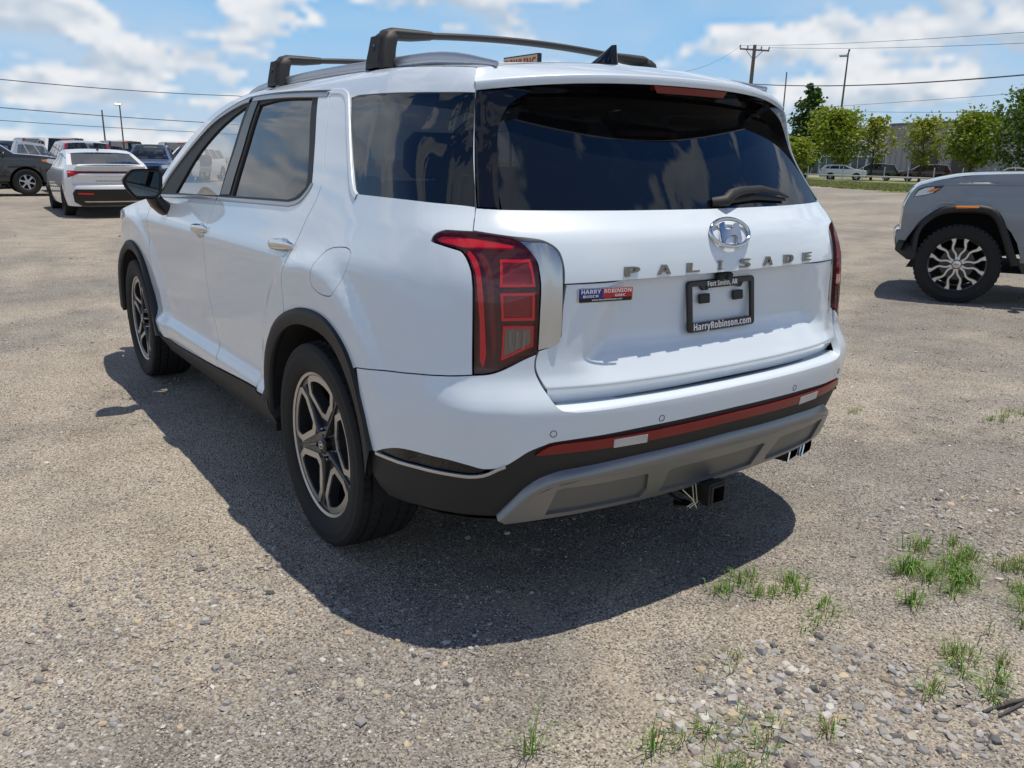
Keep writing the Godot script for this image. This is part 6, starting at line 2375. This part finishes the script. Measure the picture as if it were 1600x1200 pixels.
func wire(pts: Array, sag: float, r: float, label: String):
	var out := []
	for i in pts.size() - 1:
		for k in 12:
			var t := k / 12.0
			out.append(pts[i].lerp(pts[i + 1], t) - Vector3(0, sag * 4.0 * t * (1 - t), 0))
	out.append(pts[pts.size() - 1])
	var mb := MB.new()
	mb.tube(out, r, 5, false)
	single(mb, "overhead_wire", M.cable, label, "wire", "overhead wires")

func poles():
	mat("pole_wood", lin(.16, .14, .125), .85)
	mat("cable", lin(.05, .055, .06), .6)
	mat("pole_metal", lin(.13, .12, .11), .5, .3)
	mat("insulator", lin(.25, .24, .23), .3)
	# utility pole behind the SUV's roof
	var P := Vector3(45.8, 0, -36.8)
	var t := thing("utility_pole", "wooden utility pole with one crossarm rising behind the SUV's roof", "utility pole", P)
	var mb := MB.new()
	mb.tube([Vector3(-.25, 0, 0), Vector3(0, 4.7, 0), Vector3(.16, 9.25, 0)], [.17, .145, .115], 10)
	put(mb, "post", M.pole_wood, t)
	mb = MB.new()
	var u := Vector3(.62, -.09, .78).normalized()
	mb.tube([Vector3(.15, 8.95, 0) - u * .98, Vector3(.15, 8.95, 0) + u * .98], .06, 4)
	mb.tube([Vector3(.12, 8.3, 0), Vector3(.15, 8.9, 0) + u * .55], .02, 4)
	mb.tube([Vector3(.12, 8.3, 0), Vector3(.15, 8.9, 0) - u * .55], .02, 4)
	put(mb, "crossarm", M.pole_wood, t)
	for k in [-.95, -.45, .45, .95]:
		mb = MB.new()
		var q: Vector3 = Vector3(.15, 9.0, 0) + u * k
		mb.tube([q, q + Vector3(0, .10, 0), q + Vector3(0, .20, 0)], [.03, .055, .03], 8)
		put(mb, "insulator", M.insulator, t)
	# car park lamp
	t = thing("lamp_post", "tall thin car park lamp post with a small head beside the bushy tree", "lamp post", on_ground(72.5, -47.6))
	mb = MB.new()
	mb.tube([Vector3(0, 0, 0), Vector3(-.25, 11.75, .35)], [.13, .07], 8)
	put(mb, "post", M.pole_metal, t)
	mb = MB.new()
	mb.box(Vector3(-.45, 11.55, .0), Vector3(.45, .20, .75), Basis(Vector3.UP, .5), .05)
	mb.tube([Vector3(-.25, 11.7, .35), Vector3(-.40, 11.6, .1)], .05, 6)
	put(mb, "lamp_head", M.satin, t)
	mb = MB.new()
	mb.tube([Vector3(-.25, 11.75, .35), Vector3(-.2, 12.1, .4)], [.06, .10], 8)
	put(mb, "light_sensor", M.pole_metal, t)
	t = thing("lamp_post", "slim dark pole behind the tall pointed tree", "pole", on_ground(62.2, -46.4))
	mb = MB.new()
	mb.tube([Vector3.ZERO, Vector3(0, 9.3, 0)], [.08, .05], 8)
	put(mb, "post", M.pole_metal, t)
	for q in [[9.9, -66.3, 4.3, "short bare pole above the far pickups, left of the other"], [12.97, -75.9, 5.2, "far lamp post with a small head above the navy pickup"]]:
		t = thing("lamp_post", q[3], "pole", on_ground(q[0], q[1]))
		mb = MB.new()
		mb.tube([Vector3.ZERO, Vector3(0, q[2], 0)], [.07, .05], 6)
		put(mb, "post", M.pole_metal, t)
		if q[2] > 5:
			mb = MB.new()
			mb.box(Vector3(-.15, q[2], 0), Vector3(.5, .14, .3), Basis.IDENTITY, .03)
			put(mb, "lamp_head", M.satin_light, t)
	# wires: left sky
	wire([Vector3(-10.5, 4.35, -35.2), Vector3(1.71, 4.61, -42.16), Vector3(14.6, 4.99, -49.75), Vector3(26, 5.3, -56)], .10, .020, "highest of the wires across the left sky")
	wire([Vector3(-11.4, 4.2, -50), Vector3(2.76, 4.09, -57.1), Vector3(17.2, 3.95, -64.6), Vector3(32, 3.9, -72)], .05, .026, "middle wire of three across the left sky")
	wire([Vector3(-13, 4.1, -64), Vector3(3.8, 3.86, -72.1), Vector3(20.7, 3.63, -79.2), Vector3(40, 3.4, -88)], .05, .024, "lowest wire of three across the left sky")
	# right sky
	wire([P + Vector3(.1, 6.75, 0), Vector3(34.4, 4.95, -13.85), Vector3(28, 4.0, 0)], .25, .030, "thick cable from the utility pole to the right edge")
	wire([P + Vector3(.15, 9.15, 0) - u * .95, Vector3(34.0, 6.5, -14.3), Vector3(27, 5.5, 0)], .12, .010, "upper thin wire from the left end of the crossarm")
	wire([P + Vector3(.15, 9.15, 0) + u * .95, Vector3(34.6, 6.15, -13.8), Vector3(28, 5.2, 0)], .12, .010, "upper thin wire from the right end of the crossarm")
	wire([P + Vector3(.15, 9.15, 0) - u * .95, Vector3(26.6, 5.3, -25.2), Vector3(10, 2.0, -16)], .3, .008, "thin service wire running down left from the utility pole")
	wire([Vector3(70, 6.8, -51.2), Vector3(52.7, 5.73, -22), Vector3(44, 5.2, -8)], .05, .014, "thin wire below the thick cable on the right")
	wire([Vector3(76.3, 6.82, -51.1), Vector3(61.9, 5.19, -26), Vector3(52, 4.4, -8)], .05, .018, "lowest thin wire above the trees on the right")

func sign_board():
	var t := thing("roadside_sign", "bowling sign with red letters showing just above the SUV's roof", "sign", on_ground(57.93, -80.4), 0)
	var b := Basis(Vector3(.044, 0, .999), Vector3.UP, Vector3(-.999, 0, .044))
	mat("sign_face", lin(.62, .55, .36), .5)
	mat("sign_red", lin(.50, .03, .03), .5)
	var mb := MB.new()
	mb.box(Vector3(0, 11.75, 0), Vector3(6.5, 2.7, .55), b, .03)
	put(mb, "box", M.gloss_soft, t)
	mb = MB.new()
	mb.box(b * Vector3(0, 0, .28) + Vector3(0, 11.75, 0), Vector3(6.2, 2.4, .03), b)
	put(mb, "face", M.sign_face, t)
	mb = MB.new()
	mb.add(words("BOWLING", 5.7, 1.35, .05), Transform3D(b, b * Vector3(0, 0, .31) + Vector3(0, 12.05, 0)))
	put(mb, "lettering", M.sign_red, t)
	for k in [-2.0, 2.0]:
		mb = MB.new()
		mb.tube([b * Vector3(k, 0, 0), b * Vector3(k, 0, 0) + Vector3(0, 10.5, 0)], .16, 10)
		put(mb, "post", M.pole_metal, t)
func place():
	land()
	suv()
	mat("machined_bright", lin(.66, .66, .66), .28, .9)
	lot()
	beyond()
	weeds()
